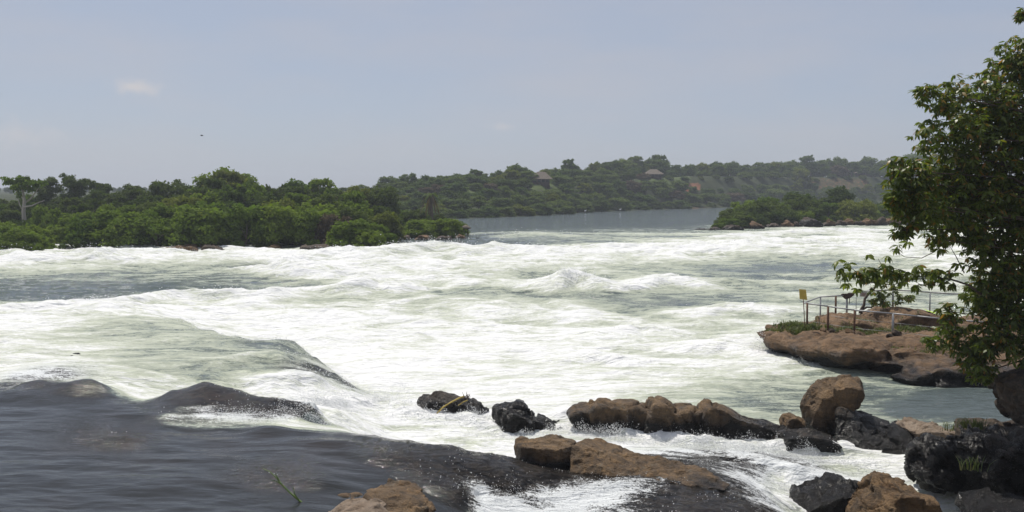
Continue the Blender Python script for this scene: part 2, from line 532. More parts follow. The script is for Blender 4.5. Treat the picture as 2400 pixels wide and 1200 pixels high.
row(940, 0.0, [(1000, 1), (1200, 1), (1400, .85), (1600, .55), (1740, .34), (1830, .30), (2080, .15), (2200, .10), (2330, .08)])
row(975, 0.0, [(1400, .8), (1600, .4), (1800, .3), (2100, .12), (2250, .10), (2350, .08), (2600, .05)])
for it in [(330, 917, .9, .8), (430, 928, .72, .86), (560, 912, .7, .75), (660, 922, .55, .92), (780, 930, .25, .96), (880, 940, .0, 1),
           (150, 905, 1.0, .8), (-200, 895, 1.1, .8)]:
    W.append(it + (0, 0))
# dark sheet sliding over the upper ledge
for it in [(-400, 905, 1.5, 0, .2), (0, 907, 1.45, 0, .2), (90, 900, 1.48, .10, .4), (200, 906, 1.5, .02, .2), (285, 937, 1.42, 0, .1), (400, 926, 1.46, 0, .2),
           (480, 918, 1.48, 0, .3), (560, 928, 1.42, .16, .9), (650, 946, 1.35, .32, 1), (735, 966, 1.22, .45, 1),
           (-400, 950, 1.42, 0, 0), (0, 950, 1.4, 0, 0), (150, 960, 1.4, 0, 0), (300, 975, 1.36, 0, 0), (370, 970, 1.36, .02, .2), (500, 948, 1.40, .03, .5), (600, 960, 1.32, .08, .8), (690, 972, 1.24, .25, .9)]:
    W.append(it + (1.0,))
for it in [(400, 988, 1.29, .30, .4, .6), (480, 978, 1.28, .52, .5, .4), (560, 988, 1.24, .66, .4, .2), (640, 986, 1.22, .60, .4, .2), (700, 992, 1.12, .80, .1, 0), (780, 998, .82, .9, 0, 0), (740, 975, 1.0, .8, .2, 0), (820, 975, .45, .95, 0, 0),
           (900, 1003, .05, 1, 0, 0), (1050, 1003, 0, .95, 0, 0), (1130, 1000, -.1, .9, 0, 0), (900, 1018, 0, .9, 0, 0), (1050, 1032, -.1, .9, 0, 0), (1180, 1050, -.15, .92, 0, 0)]:
    W.append(it)
# front pool and its lip
for it in [(400, 1006, 1.27, .0, 0), (520, 1010, 1.27, 0, 0), (640, 1007, 1.32, 0, 0), (780, 1013, 1.27, 0, 0), (860, 1021, 1.22, 0, 0), (930, 1031, 1.2, 0, .3), (1060, 1046, 1.12, .05, .9), (1200, 1076, .98, .1, 1),
           (-500, 1050, 1.4, 0, 0), (0, 1050, 1.37, 0, 0), (200, 1080, 1.37, 0, 0), (280, 1022, 1.3, .05, .5), (400, 1060, 1.33, 0, 0), (600, 1060, 1.32, 0, 0), (800, 1070, 1.27, 0, 0), (900, 1100, 1.2, 0, .1), (1000, 1155, 1.05, 0, .1),
           (-500, 1150, 1.4, 0, 0), (0, 1150, 1.37, 0, 0), (200, 1185, 1.36, 0, 0), (500, 1140, 1.32, 0, 0), (650, 1110, 1.28, .02, .5), (750, 1140, 1.25, 0, .1), (0, 1300, 1.37, 0, 0), (400, 1300, 1.35, 0, 0), (800, 1300, 1.2, 0, 0), (-500, 1400, 1.4, 0, 0), (1080, 1200, .8, 0, .2), (600, 1400, 1.2, 0, 0)]:
    W.append(it + (1.0,))
# wet ledge and the veils running over it
for it in [(960, 1070, 1.18, .03, 1), (1000, 1085, 1.16, .04, 1), (1100, 1095, 1.05, .12, 1), (1180, 1105, .98, .06, 1), (1290, 1115, .85, .05, 1), (1090, 1150, .92, .08, 1), (1200, 1150, .78, .10, 1),
           (1120, 1178, .62, .80, .8), (1200, 1188, .58, .74, .9), (1280, 1160, .62, .55, .9), (1330, 1140, .68, .36, 1), (1320, 1190, .55, .66, .9), (1150, 1230, .5, .9, .7), (1350, 1240, .5, .7, .8), (1180, 1170, .68, .40, 1), (1250, 1195, .55, .50, 1),
           (1400, 1125, .74, .20, .9), (1490, 1140, .68, .55, .9), (1600, 1150, .66, .12, 1), (1430, 1165, .6, .72, .8), (1530, 1180, .62, .22, 1), (1650, 1190, .6, .06, 1), (1750, 1180, .45, .06, 1), (1550, 1250, .6, .2, 1), (1780, 1230, .4, .1, 1),
           (1720, 1125, .35, .62, .9), (1790, 1150, .05, .95, .4), (1840, 1190, -.3, 1, 0), (1640, 1105, .55, .2, .9), (1620, 1082, .40, .15, .9)]:
    W.append(it + (0.0,))
# white chute between the boulders
for it in [(1330, 985, -.02, .95), (1400, 1000, -.1, 1), (1460, 1018, -.15, 1), (1560, 1036, -.22, 1), (1680, 1045, -.3, 1), (1800, 1052, -.35, 1), (1900, 1058, -.4, 1), (2000, 1058, -.4, 1), (2080, 1085, -.45, 1), (2110, 1070, -.45, .95), (1960, 1095, -.45, .92)]:
    W.append(it + (0, 0))
for it in [(1700, 1080, -.1, .36, .9), (1790, 1085, -.15, .40, .9), (1870, 1096, -.25, .42, .9), (1760, 1105, -.1, .55, .8), (1830, 1125, -.4, .95, .1), (1930, 1150, -.5, .45, .9), (1890, 1180, -.6, .98, .1), (1800, 1165, -.3, .95, .2), (1980, 1175, -.6, .6, .8), (2150, 1155, -.6, .9, .1), (2240, 1120, -.45, .62, .8), (2200, 1180, -.7, 1, 0), (2300, 1150, -.4, .35, .6), (2330, 1195, -.7, .2, .7), (2550, 1180, -.6, .2, .7), (1900, 1250, -.7, .8, .2), (2250, 1260, -.8, .6, .2)]:
    W.append(it + (0,))
W = np.array(W, float)
WXY = np.array([U(w[0], w[1], w[2])[:2] for w in W])
# crisp drops: the shelf edge and the lips, with the lower water close behind
EDGE = []
for px, py, z, fo, th, dk, zb, back in [(440, 762, .95, .55, 0, 0, .05, 1.6), (500, 780, 1.0, .45, 0, 0, 0, 1.5), (560, 797, 1.0, .36, 0, 0, -.05, 1.5), (620, 803, 1.0, .28, 0, 0, -.05, 1.5), (690, 808, .97, .24, .2, 0, -.05, 1.3),
                                        (740, 842, .85, .26, .3, 0, -.05, 1.2), (785, 880, .62, .34, .4, 0, -.05, 1.1), (825, 912, .32, .42, .4, 0, -.05, .9),
                                        (640, 1006, 1.32, 0, 0, 1, 1.17, .7), (720, 1010, 1.28, 0, 0, 1, 1.08, .8), (800, 1014, 1.26, 0, .1, 1, .85, 1.0), (880, 1023, 1.22, 0, .2, 1, .45, 1.1), (960, 1034, 1.18, .02, .5, .8, -.05, 1.2), (1060, 1047, 1.1, .06, .9, .4, -.1, 1.2), (1150, 1064, 1.02, .1, 1, .2, -.15, 1.2),
                                        (210, 906, 1.5, .02, .2, 1, 1.1, .9), (290, 937, 1.42, 0, .1, 1, 1.05, .8), (400, 926, 1.46, 0, .2, 1, .95, .9), (480, 917, 1.5, 0, .3, 1, .9, 1.0), (570, 930, 1.42, .05, .6, 1, .8, 1.0), (650, 946, 1.34, .2, .8, .8, .95, 1.3), (735, 966, 1.2, .36, .8, .5, .85, 1.4)]:
    p = U(px, py, z)
    EDGE.append((p[0], p[1], z, fo, th, dk))
    EDGE.append((p[0] + .25, p[1] + back, zb, .92, 0, 0))
EDGE = np.array(EDGE)
W = np.concatenate([W, np.concatenate([np.zeros((len(EDGE), 2)), EDGE[:, 2:]], 1)])
WXY = np.concatenate([WXY, EDGE[:, :2]])


def wcoord(x, y):
    yy = np.maximum(y, 4.0)
    return np.stack([x / yy * 1.25, np.log(yy) * 1.1], -1)


_cp = wcoord(WXY[:, 0], WXY[:, 1])
_d = np.linalg.norm(_cp[:, None] - _cp[None], axis=2)
_n = len(W)
_A = np.zeros((_n + 3, _n + 3))
_A[:_n, :_n] = -_d + 0.004 * np.eye(_n) * -1
_A[:_n, _n] = 1; _A[:_n, _n + 1:] = _cp
_A[_n:, :_n] = _A[:_n, _n:].T
_rhs = np.zeros((_n + 3, 4)); _rhs[:_n] = W[:, 2:6]
_sol = np.linalg.solve(_A, _rhs)


def wfield(x, y):
    """smooth water level, foam, thin, dark at world points"""
    q = wcoord(x, y)
    out = np.empty((len(q), 4))
    for i in range(0, len(q), 20000):
        c = q[i:i + 20000]
        d2 = (c ** 2).sum(1)[:, None] + (_cp ** 2).sum(1)[None] - 2 * c @ _cp.T
        out[i:i + 20000] = -np.sqrt(np.maximum(d2, 0)) @ _sol[:_n] + _sol[_n] + c @ _sol[_n + 1:]
    far = sstep(115, 150, y)
    out[:, 0] = np.clip(out[:, 0], -0.9, 1.75) * (1 - far) + 1.5 * far
    out[:, 1:] = np.clip(out[:, 1:], 0, 1)
    out[:, 1] *= 1 - sstep(150, 200, y)
    out[:, 2:] *= (1 - far)[:, None]
    return out


# standing waves and breaking crests: polyline in photo pixels, level, height (m), half width (m), foam
BREAK = [
    ([(905, 606), (960, 598), (1030, 594), (1100, 602)], 1.15, .62, 1.9, .5),
    ([(1120, 604), (1200, 598), (1290, 603)], 1.1, .48, 1.7, .4),
    ([(690, 612), (780, 606), (860, 610)], 1.1, .45, 1.8, .4),
    ([(620, 640), (690, 640), (760, 648)], .9, .80, 1.5, .5),
    ([(1330, 600), (1460, 592), (1600, 590), (1700, 596)], 1.15, .40, 1.8, .35),
    ([(1690, 585), (1800, 578), (1960, 580)], 1.3, .5, 1.8, .3),
    ([(140, 612), (210, 610), (260, 616)], 1.05, .65, 1.5, .3),
    ([(-40, 610), (20, 606), (70, 616)], 1.05, .6, 1.5, .4),
    ([(300, 604), (420, 600), (560, 602)], 1.1, .4, 1.4, .3),
    ([(820, 690), (890, 678), (960, 686)], .55, .55, 1.2, .45),
    ([(1290, 684), (1340, 674), (1420, 684)], .55, .65, 1.1, .5),
    ([(1480, 682), (1560, 672), (1680, 680)], .55, .40, 1.1, .35),
    ([(280, 714), (400, 702), (560, 698), (760, 697)], .45, .35, .9, .4),
    ([(1180, 556), (1260, 552), (1340, 556)], 1.45, .35, 1.5, .3),
    ([(1080, 551), (1180, 546), (1290, 547), (1420, 550), (1560, 549), (1650, 550)], 1.48, .10, 1.6, .22),
    ([(1690, 560), (1800, 552), (1950, 548), (2070, 546)], 1.45, .4, 1.6, .3),
    ([(1620, 745), (1720, 735), (1800, 742)], .1, .35, .9, .4),
    ([(1400, 790), (1500, 775), (1560, 785)], 0, .28, .8, .3),
    ([(1340, 850), (1400, 845), (1480, 855)], 0, .28, .7, .3),
    ([(1600, 830), (1700, 820), (1760, 840)], 0, .26, .7, .3),
    ([(520, 862), (640, 842), (700, 850)], 1.0, .22, .5, .2),
    ([(0, 738), (120, 730), (280, 722)], .75, .32, .8, .5),
    ([(620, 930), (720, 920), (800, 935)], .45, .25, .5, .5),
    ([(1335, 988), (1400, 1000), (1465, 1020)], -.1, .34, .34, .3), ([(1500, 1042), (1640, 1048), (1790, 1054)], -.25, .24, .30, .2), ([(1820, 1064), (1900, 1064), (1985, 1058)], -.38, .28, .30, .2),
    ([(1010, 990), (1100, 990), (1180, 1015)], -.05, .2, .35, .2), ([(850, 945), (920, 955), (980, 975)], .1, .25, .5, .2), ([(1740, 1090), (1850, 1110), (1960, 1120)], -.3, .16, .3, .3), ([(640, 935), (760, 945), (840, 930)], .5, .22, .4, .3),
]


def seg_dist(x, y, pts):
    best = np.full(len(x), 1e9); side = np.zeros(len(x)); tt = np.zeros(len(x))
    n = len(pts) - 1
    for i in range(n):
        ax, ay = pts[i][:2]; bx, by = pts[i + 1][:2]
        dx, dy = bx - ax, by - ay
        t = np.clip(((x - ax) * dx + (y - ay) * dy) / (dx * dx + dy * dy), 0, 1)
        d = np.hypot(x - ax - t * dx, y - ay - t * dy)
        m = d < best
        best[m] = d[m]; side[m] = (y - ay - t * dy)[m]; tt[m] = ((i + t) / n)[m]
    return best, side, tt


def water_height(x, y):
    f = wfield(x, y)
    z, foam, thin, dark = f[:, 0].copy(), f[:, 1].copy(), f[:, 2], f[:, 3]
    rough = sstep(.05, .75, foam)
    for pts, lv, h, w, fo in BREAK:
        P = [U(px, py, lv) for px, py in pts]
        ys = [p[1] for p in P]; xs = [p[0] for p in P]
        m = (y > min(ys) - 4 * w - 1) & (y < max(ys) + 4 * w + 1) & (x > min(xs) - 4 * w) & (x < max(xs) + 4 * w)
        if not m.any():
            continue
        xm, ym = x[m], y[m]
        wob = pn(xm / (3.2 * w), ym / (3.2 * w), 3.3) * 1.3 * w
        d, side, t = seg_dist(xm, ym + wob, P)
        ww = np.where(side > 0, w * 1.5, w * 0.75)          # long back, steep front
        ends = np.clip(1.25 - np.abs(t - .5) * 1.5, .3, 1)
        g = np.exp(-(d / ww) ** 2) * ends * (0.95 + 0.75 * fbm(xm / (1.3 * w), ym / (1.3 * w), 1.7, 3))
        z[m] += h * g
        foam[m] = np.clip(foam[m] + fo * np.exp(-(d / (ww * 1.3)) ** 2) - fo * .25 * np.exp(-((d - 2.2 * ww) / ww) ** 2), 0, 1)
    # swells standing over hidden stones: px, py, level, height, rx, ry
    for px, py, lv, h, rx, ry in [(205, 912, 1.5, .20, .9, .55), (95, 905, 1.5, .16, .6, .5), (480, 925, 1.45, .22, 1.0, .6), (600, 940, 1.4, .12, 1.1, .5), (40, 935, 1.42, .10, 1.2, .5), (270, 1025, 1.33, .08, .5, .35), (640, 1012, 1.3, .07, .5, .4),
                                  (300, 722, 1.0, .30, 2.2, 1.4), (450, 800, 1.05, .15, 2.0, 1.0), (150, 765, 1.0, .15, 2.0, 1.0), (660, 812, 1.0, .14, 1.4, .8), (690, 885, .8, .16, 1.0, .7), (340, 975, 1.36, .06, .8, .3), (700, 1130, 1.26, .07, .6, .35), (940, 1075, 1.2, .10, .7, .4)]:
        c = U(px, py, lv)
        z += h * np.exp(-((x - c[0]) / rx) ** 2 - ((y - c[1]) / ry) ** 2)
    # turbulence
    dist = np.clip(y / 60.0, 0.30, 1.25) * (1 - .6 * sstep(78, 100, y))
    big = fbm(x / 7.5, y / 5.0, 0.3, 3)
    wx, wy = x + 2.2 * pn(x / 9, y / 7, 6.6), y + 1.6 * pn(x / 8, y / 8, 9.9)
    crest = fbm(wx / 9.0, wy / 4.6, 2.7, 2, ridged=True)                 # broken lines of standing waves
    crest2 = fbm(wx / 3.6, wy / 2.1, 8.2, 2, ridged=True)
    mid = fbm(x / 2.6 + .6 * big, y / 1.9, 4.1, 3, ridged=True)
    sml = fbm(x / 0.85, y / 0.70, 7.7, 3, ridged=True)
    basin = np.exp(-((x + .5) / 9.0) ** 2 - ((y - 33) / 9.0) ** 2)        # churned-up flat pool below the shelf
    amp = rough * dist * (1 - .55 * basin)
    z += amp * (0.16 * big + 0.30 * (sstep(-.1, .95, crest) - .3) + 0.16 * crest2 + 0.07 * mid) + rough * (0.05 * sml * np.clip(y / 35, .6, 1.8))
    calm = 1 - rough
    z += calm * (0.035 * fbm(x / 2.4, y / 0.9, 2.2, 3) * np.clip(y / 25, .6, 2.0)) * (1 - .4 * thin)
    # flowing humps over hidden stones in the dark pool
    z += dark * (0.06 * fbm(x / 1.9 + .35 * y, y / 1.0, 6.1, 2) + .026 * fbm(x / 1.9 + .6 * y + .9 * pn(x / 2, y / 2, 3.0), y / .50, 8.1, 3) + .012 * fbm(x / .5 + .5 * y, y / .2, 1.1, 2))
    z += thin * (0.055 * fbm(x / .9, y / .8, 9.4, 4) + 0.035 * fbm(x / .28, y / .25, 12.3, 3, ridged=True)) * np.clip(1.2 - foam, .3, 1)
    patch = fbm(x / 5.0 + 1.2 * big, y / 4.0, 5.5, 4)
    foam = foam + rough * (0.34 * patch + 0.46 * (sstep(-.1, .8, crest) - .50) + .20 * (crest2 - .10)) * np.where(foam > .90, .5, 1.0) * (1 - .65 * basin) * (.25 + .75 * sstep(25, 40, y))
    foam -= .10 * rough * sstep(38, 55, y)                                # green water shows between the farther crests
    foam += .10 * thin * (fbm(x / .5, y / .9, 3.9, 3) > .25) * (f[:, 1] > .1)
    return z, np.clip(foam, 0, 1.05), thin, dark, f[:, 0]


ss = np.concatenate([np.linspace(-1.25, -.66, 60, endpoint=False), np.linspace(-.66, .66, 810), np.linspace(.66, 1.25, 61)[1:]])
yr = [11.0]
while yr[-1] < 520:
    y = yr[-1]
    yr.append(y + y * (0.0038 if y < 70 else 0.0046 if y < 120 else 0.012 if y < 220 else 0.04))
yr = np.array(yr)
NS, NR = len(ss), len(yr)
gx = (ss[None, :] * (yr[:, None] + 1.0)).ravel()
gy = np.repeat(yr, NS)
gz, gfoam, gthin, gdark, gbase = water_height(gx, gy)
ii = np.arange((NR - 1) * NS).reshape(NR - 1, NS)[:, :-1].ravel()
quads = np.stack([ii, ii + 1, ii + 1 + NS, ii + NS], -1)
me = mesh_np('river_water', np.stack([gx, gy, gz], -1), quads, {'foam': gfoam, 'thin': gthin, 'dark': gdark})
river = obj('river_water', me, M_WATER, label='white water rapids and dark smooth pools of the wide river', cat='river', kind='structure')


def wlevel(x, y):
    return float(wfield(np.array([x]), np.array([y]))[0, 0])


# ------------------------------------------------------------------ land
def poly_sd(x, y, P):
    """signed distance to polygon, positive inside"""
    P = np.asarray(P, float)[:, :2]
    best = np.full(x.shape, 1e9)
    ins = np.zeros(x.shape, bool)
    for i in range(len(P)):
        ax, ay = P[i]; bx, by = P[(i + 1) % len(P)]
        dx, dy = bx - ax, by - ay
        t = np.clip(((x - ax) * dx + (y - ay) * dy) / (dx * dx + dy * dy + 1e-9), 0, 1)
        best = np.minimum(best, np.hypot(x - ax - t * dx, y - ay - t * dy))
        c = ((ay > y) != (by > y)) & (x < (bx - ax) * (y - ay) / (by - ay + 1e-12) + ax)
        ins ^= c
    return np.where(ins, best, -best)


ISLE_L = [U(*p) for p in [(128, 583, 1.2), (250, 589, 1.2), (400, 590, 1.2), (520, 586, 1.2), (620, 581, 1.22), (750, 583, 1.22), (830, 592, 1.18), (905, 589, 1.2),
                          (918, 562, 1.42), (1000, 558, 1.42), (1100, 556, 1.42), (1085, 543, 1.5), (1040, 533, 1.5), (900, 524, 1.5), (400, 520, 1.5), (-500, 520, 1.5), (-500, 566, 1.4), (60, 566, 1.4)]]
ISLET = [U(*p) for p in [(-500, 606, 1.1), (0, 597, 1.15), (80, 596, 1.15), (108, 591, 1.18), (100, 580, 1.25), (40, 574, 1.3), (-500, 574, 1.3)]]
ISLE_R = [U(*p) for p in [(1676, 541, 1.48), (1760, 536, 1.48), (1900, 529, 1.48), (2080, 523, 1.5), (2300, 520, 1.5), (2700, 520, 1.5), (2700, 505, 1.5), (2100, 505, 1.5), (1800, 520, 1.5), (1700, 532, 1.5)]]
FB_PX = [-800, 500, 850, 1070, 1250, 1400, 1650, 1900, 2100, 2500, 3200]
FB_Y = [175, 160, 160, 169, 187, 228, 278, 330, 350, 380, 420]
FB_HP = [5, 5, 6, 7.4, 8.4, 9.8, 12.0, 12.6, 13, 13, 13]


def az_px(x, y):
    return 1200 + FPX * x / np.maximum(y, 1.0)


def land_height(x, y):
    n1 = fbm(x / 9, y / 9, 1.1, 4)
    z = np.full(x.shape, -3.0)
    sdl = poly_sd(x, y, ISLE_L) + n1 * .6
    z = np.maximum(z, np.where(sdl > 0, 1.3 + np.minimum(sdl * .12, 2.6) + .25 * n1, 1.3 + sdl * .6))
    sdi = poly_sd(x, y, ISLET) + n1 * .4
    z = np.maximum(z, np.where(sdi > 0, 1.2 + np.minimum(sdi * .1, .7), 1.2 + sdi * .6))
    sdr = poly_sd(x, y, ISLE_R) + n1 * .4
    z = np.maximum(z, np.where(sdr > 0, 1.5 + np.minimum(sdr * .1, .9), 1.5 + sdr * .6))
    a = az_px(x, y)
    d = y - np.interp(a, FB_PX, FB_Y) + n1 * 2.0
    hp = np.interp(a, FB_PX, FB_HP)
    zb = 1.5 + (hp - 1.5) * np.clip(sstep(-2, 34, d) * .5 + sstep(14, 36, d) * .5, 0, 1) + np.maximum(d - 40, 0) * .006 + n1 * .5 * sstep(5, 30, d)
    z = np.maximum(z, np.where(d > -3, zb, -3))
    # near shore below the viewpoint
    yy = y + 1.2 * fbm(x / 4, y / 4, 2.2, 3)
    zn = np.interp(yy, [-40, -6, 2, 8, 12.5, 15.5, 19], [7, 5.4, 4.85, 2.9, .7, -.8, -3.0]) + .18 * fbm(x / 1.5, y / 1.5, 8.8, 4)
    # the shore turns out beside the frame on the right, where the tree stands
    rr = sstep(11.6, 14.2, x - .45 * (y - 17)) * (1 - sstep(25, 29, y))
    zn = np.maximum(zn, -3 + rr * (4.6 + .25 * fbm(x / 1.5, y / 1.5, 8.8, 4)))
    return np.maximum(z, zn), sdl, sdi, sdr, d


ls = np.concatenate([np.linspace(-2.4, -.72, 50, endpoint=False), np.linspace(-.72, .72, 260), np.linspace(.72, 2.4, 51)[1:]])
ly = list(np.arange(-40, 8, 2.0)) + list(np.arange(8, 30, .35))
while ly[-1] < 620:
    ly.append(ly[-1] * 1.0095)
while ly[-1] < 1500:
    ly.append(ly[-1] * 1.06)
ly = np.array(ly)
lx = (ls[None] * (np.maximum(ly, 0)[:, None] * 1.0 + 14)).ravel()
lyy = np.repeat(ly, len(ls))
lx = np.clip(lx, -1400, 1400)
lz, sdl, sdi, sdr, dfb = land_height(lx, lyy)

apx = az_px(lx, lyy)
apy = 450 - (lz - H) / np.maximum(lyy, 1) * FPX
bare = ((apx > 1607) & (apx < 1640) & (apy > 428) & (apy < 446) & (dfb > 5) & (dfb < 60)) * 1.0
bare = np.maximum(bare, ((apx > 1890) & (apx < 2040) & (apy > 417) & (apy < 446) & (dfb > 5) & (dfb < 60)) * .43)
bare = np.maximum(bare, ((apx > 1335) & (apx < 1395) & (dfb > -1) & (dfb < 8)) * .42)
bare = np.maximum(bare, ((apx > 1620) & (apx < 1665) & (dfb > -1) & (dfb < 3)) * .5)
lawn = ((dfb > 26) & (dfb < 48) & (((apx > 1085) & (apx < 1310)) | ((apx > 1500) & (apx < 1610)) | ((apx > 1985) & (apx < 2020) & (dfb > 40)))) * 1.0
shore = np.clip((lyy < 40) * 1.0 + (np.maximum(np.maximum(sdl, sdi), sdr) > -8) * (np.maximum(np.maximum(sdl, sdi), sdr) < 1.0), 0, 1)
NL, NLR = len(ls), len(ly)
ii = np.arange((NLR - 1) * NL).reshape(NLR - 1, NL)[:, :-1].ravel()
quads = np.stack([ii, ii + 1, ii + 1 + NL, ii + NL], -1)
me = mesh_np('terrain', np.stack([lx, lyy, lz], -1), quads, {'bare': bare, 'lawn': lawn, 'shore': shore})
obj('terrain', me, M_GROUND, label='river banks, islands and green hillside of the valley', cat='terrain', kind='structure')


def land_z(x, y):
    return float(land_height(np.array([float(x)]), np.array([float(y)]))[0][0])


# ------------------------------------------------------------------ rocks
def hull_mesh(pts):
    bm = bmesh.new()
    for p in pts:
        bm.verts.new(p)
    bmesh.ops.convex_hull(bm, input=bm.verts)
    for v in [v for v in bm.verts if not v.link_faces]:
        bm.verts.remove(v)
    return bm


def lens(outline, Y, thick, front=.72, back=.72, fdrop=0.0, bdrop=.0):
    """body whose silhouette is the outline: outline at Y, smaller copies in front and behind.
    outline entries (px,py) or (px,py,dY)"""
    P = [np.array(D(o[0], o[1], Y + (o[2] if len(o) > 2 else 0))) for o in outline]
    c = np.mean(P, 0)
    out = list(P)
    for s, sc, dr in ((-1, front, fdrop), (1, back, bdrop)):
        for p in P:
            q = c + (p - c) * sc
            q[1] += s * thick * .5
            q[2] -= dr
            out.append(q)
    return out


def voro(P, seed):
    """3-D cell noise: random value of nearest cell, distance to the cell border"""
    c = np.floor(P).astype(int)
    f1 = np.full(len(P), 9.0); f2 = np.full(len(P), 9.0); rid = np.zeros(len(P))
    for dx in (-1, 0, 1):
        for dy in (-1, 0, 1):
            for dz in (-1, 0, 1):
                q = c + (dx, dy, dz)
                h = PERM[(PERM[(PERM[(q[:, 0] + int(seed * 13)) & 255] + q[:, 1]) & 255] + q[:, 2]) & 255]
                ctr = q + np.stack([PERM[h], PERM[h + 57], PERM[h + 131]], 1) / 255.0
                d = np.linalg.norm(P - ctr, axis=1)
                nw = d < f1
                f2 = np.where(nw, f1, np.minimum(f2, d))
                rid = np.where(nw, PERM[h + 201] / 255.0, rid)
                f1 = np.where(nw, d, f1)
    return rid, f2 - f1


ROCK_N = 0
def rock(name, lobes, mat, label, voxel, wet_shade_z=None, wet_shade_w=.25, rough=.05, bed=0.0, crack=0.0, smooth=2, group=None, parent=None, cat='rock', seed=None, chisel=.032):
    """union of convex lobes, remeshed, weathered by noise"""
    global ROCK_N
    ROCK_N += 1
    seed = ROCK_N * 7.31 if seed is None else seed
    bm = bmesh.new()
    for pts in lobes:
        h = hull_mesh(pts)
        tmp = bpy.data.meshes.new('tmp'); h.to_mesh(tmp); h.free()
        bm.from_mesh(tmp); bpy.data.meshes.remove(tmp)
    me0 = bpy.data.meshes.new('tmp'); bm.to_mesh(me0); bm.free()
    o = bpy.data.objects.new('tmp', me0); COL.objects.link(o)
    md = o.modifiers.new('r', 'REMESH'); md.mode = 'VOXEL'; md.voxel_size = voxel; md.use_smooth_shade = True
    if smooth:
        ms = o.modifiers.new('s', 'SMOOTH'); ms.iterations = smooth; ms.factor = .5
    dg = bpy.context.evaluated_depsgraph_get()
    me = bpy.data.meshes.new_from_object(o.evaluated_get(dg))
    bpy.data.objects.remove(o); bpy.data.meshes.remove(me0)
    n = len(me.vertices)
    co = np.empty(n * 3, np.float32); me.vertices.foreach_get('co', co); co = co.reshape(-1, 3).astype(float)
    no = np.empty(n * 3, np.float32); me.vertices.foreach_get('normal', no); no = no.reshape(-1, 3)
    size = np.ptp(co, axis=0).max()
    # chisel flat fracture faces: planes cut a little below the surface
    cr = np.random.RandomState(int(seed * 100) % 99991)
    ext = np.ptp(co, axis=0)
    if chisel:
        dep = chisel * float(np.sort(ext)[1])
        co0 = co.copy()
        for _ in range(int(np.clip(size / dep * 3, 24, 90))):
            i0 = cr.randint(n)
            nn = no[i0] + cr.normal(size=3) * .16
            nn = nn / np.linalg.norm(nn)
            if nn[2] < -.2:
                continue
            ex = (co - co0[i0]) @ nn + dep * cr.uniform(.4, 1.0)
            m = (ex > 0) & (ex < 2.0 * dep) & (np.linalg.norm(co0 - co0[i0], axis=1) < dep * 5.5)
            co[m] -= nn * ex[m][:, None]
    x, y, z = co.T
    L = max(size * .22, .25)
    d = rough * size * .35 * fbm(x / L + seed, y / L, z / L, 4)
    fs = max(.22, voxel * 5)
    d += (.010 + rough * .30) * (fs / .22) * fbm(x / fs + seed, y / fs, z / fs, 3) + .012 * (fs / .22) * fbm(x / (2.2 * fs) + seed, y / (2.2 * fs), z / (2.2 * fs), 3, ridged=True)
    if bed:
        q = z + .25 * x - .1 * y + .35 * L * fbm(x / (2 * L) + seed, y / (2 * L), z / (2 * L), 2)
        w = fbm(q / float(np.clip(.05 * size + .05, .09, .30)) + seed, x * .25, y * .25, 3)
        d += bed * (.9 * w - .8 * np.exp(-(w / .07) ** 2))
    if crack:
        Lc = max(size * .30, .42)
        wp = np.stack([x, y * .8, z * 1.25], 1) / Lc + .22 * np.stack([fbm(x / Lc, y / Lc, z / Lc + 3 + q, 2) for q in range(3)], 1)
        rid, edge = voro(wp + seed, seed)
        d += (rid - .5) * crack * 2.4 - crack * 1.1 * np.exp(-(edge / .035) ** 2)
        c1 = pn(x / (2.2 * L) + seed, y / (2.2 * L), z / (1.4 * L) + 3)
        c2 = pn(x / (1.5 * L) + seed + 20, y / (1.5 * L), z / (3 * L) + 8)
        d -= crack * (np.exp(-(c1 / .030) ** 2) + .7 * np.exp(-(c2 / .025) ** 2))
    co = co + no * d[:, None]
    me.vertices.foreach_set('co', co.astype(np.float32).ravel())
    if wet_shade_z is None:
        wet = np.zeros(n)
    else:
        wet = 1 - sstep(wet_shade_z - wet_shade_w, wet_shade_z + wet_shade_w, co[:, 2] + wet_shade_w * 1.2 * fbm(x / .45 + seed, y / .45, z / .45, 3))  # waterline wetness; set high on two rocks to paint shade
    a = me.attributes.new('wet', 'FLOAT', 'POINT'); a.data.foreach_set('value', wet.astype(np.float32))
    me.polygons.foreach_set('use_smooth', np.ones(len(me.polygons), bool))
    me.update()
    base = co[:, 0].mean(), co[:, 1].mean(), co[:, 2].min()
    for v in (0,):
        co -= np.array(base)
    me.vertices.foreach_set('co', co.astype(np.float32).ravel()); me.update()
    return obj(name, me, mat, parent=parent, label=label, cat=None if parent else cat, group=group, loc=base)


# --- mid-stream boulders
rock('boulder', [lens([(972, 940), (988, 923), (1030, 920), (1085, 930), (1130, 944), (1152, 952), (1152, 985), (1080, 992), (1005, 985), (980, 962)], 26.0, 1.3, .7, .6),
                 lens([(958, 976), (1000, 968), (1060, 985), (1060, 1005), (960, 1000)], 25.7, .8)],
     M_ROCK_GREY, 'log-shaped dark wet boulder with a yellow reed lying on it', .045, .55, .30, .10, .03, .03)
rock('boulder', [lens([(1154, 957), (1168, 940), (1180, 946), (1222, 938), (1236, 956), (1262, 976), (1268, 1010), (1230, 1030), (1195, 1030), (1172, 1005), (1158, 985)], 24.6, 1.4, .6, .6),
                 lens([(1255, 974), (1290, 985), (1328, 996), (1330, 1015), (1250, 1022)], 24.9, .9)],
     M_ROCK_GREY, 'black pointed boulder splashed with white water in mid stream', .045, .95, .2, .12, .0, .05, smooth=1)
Y3 = 24.3
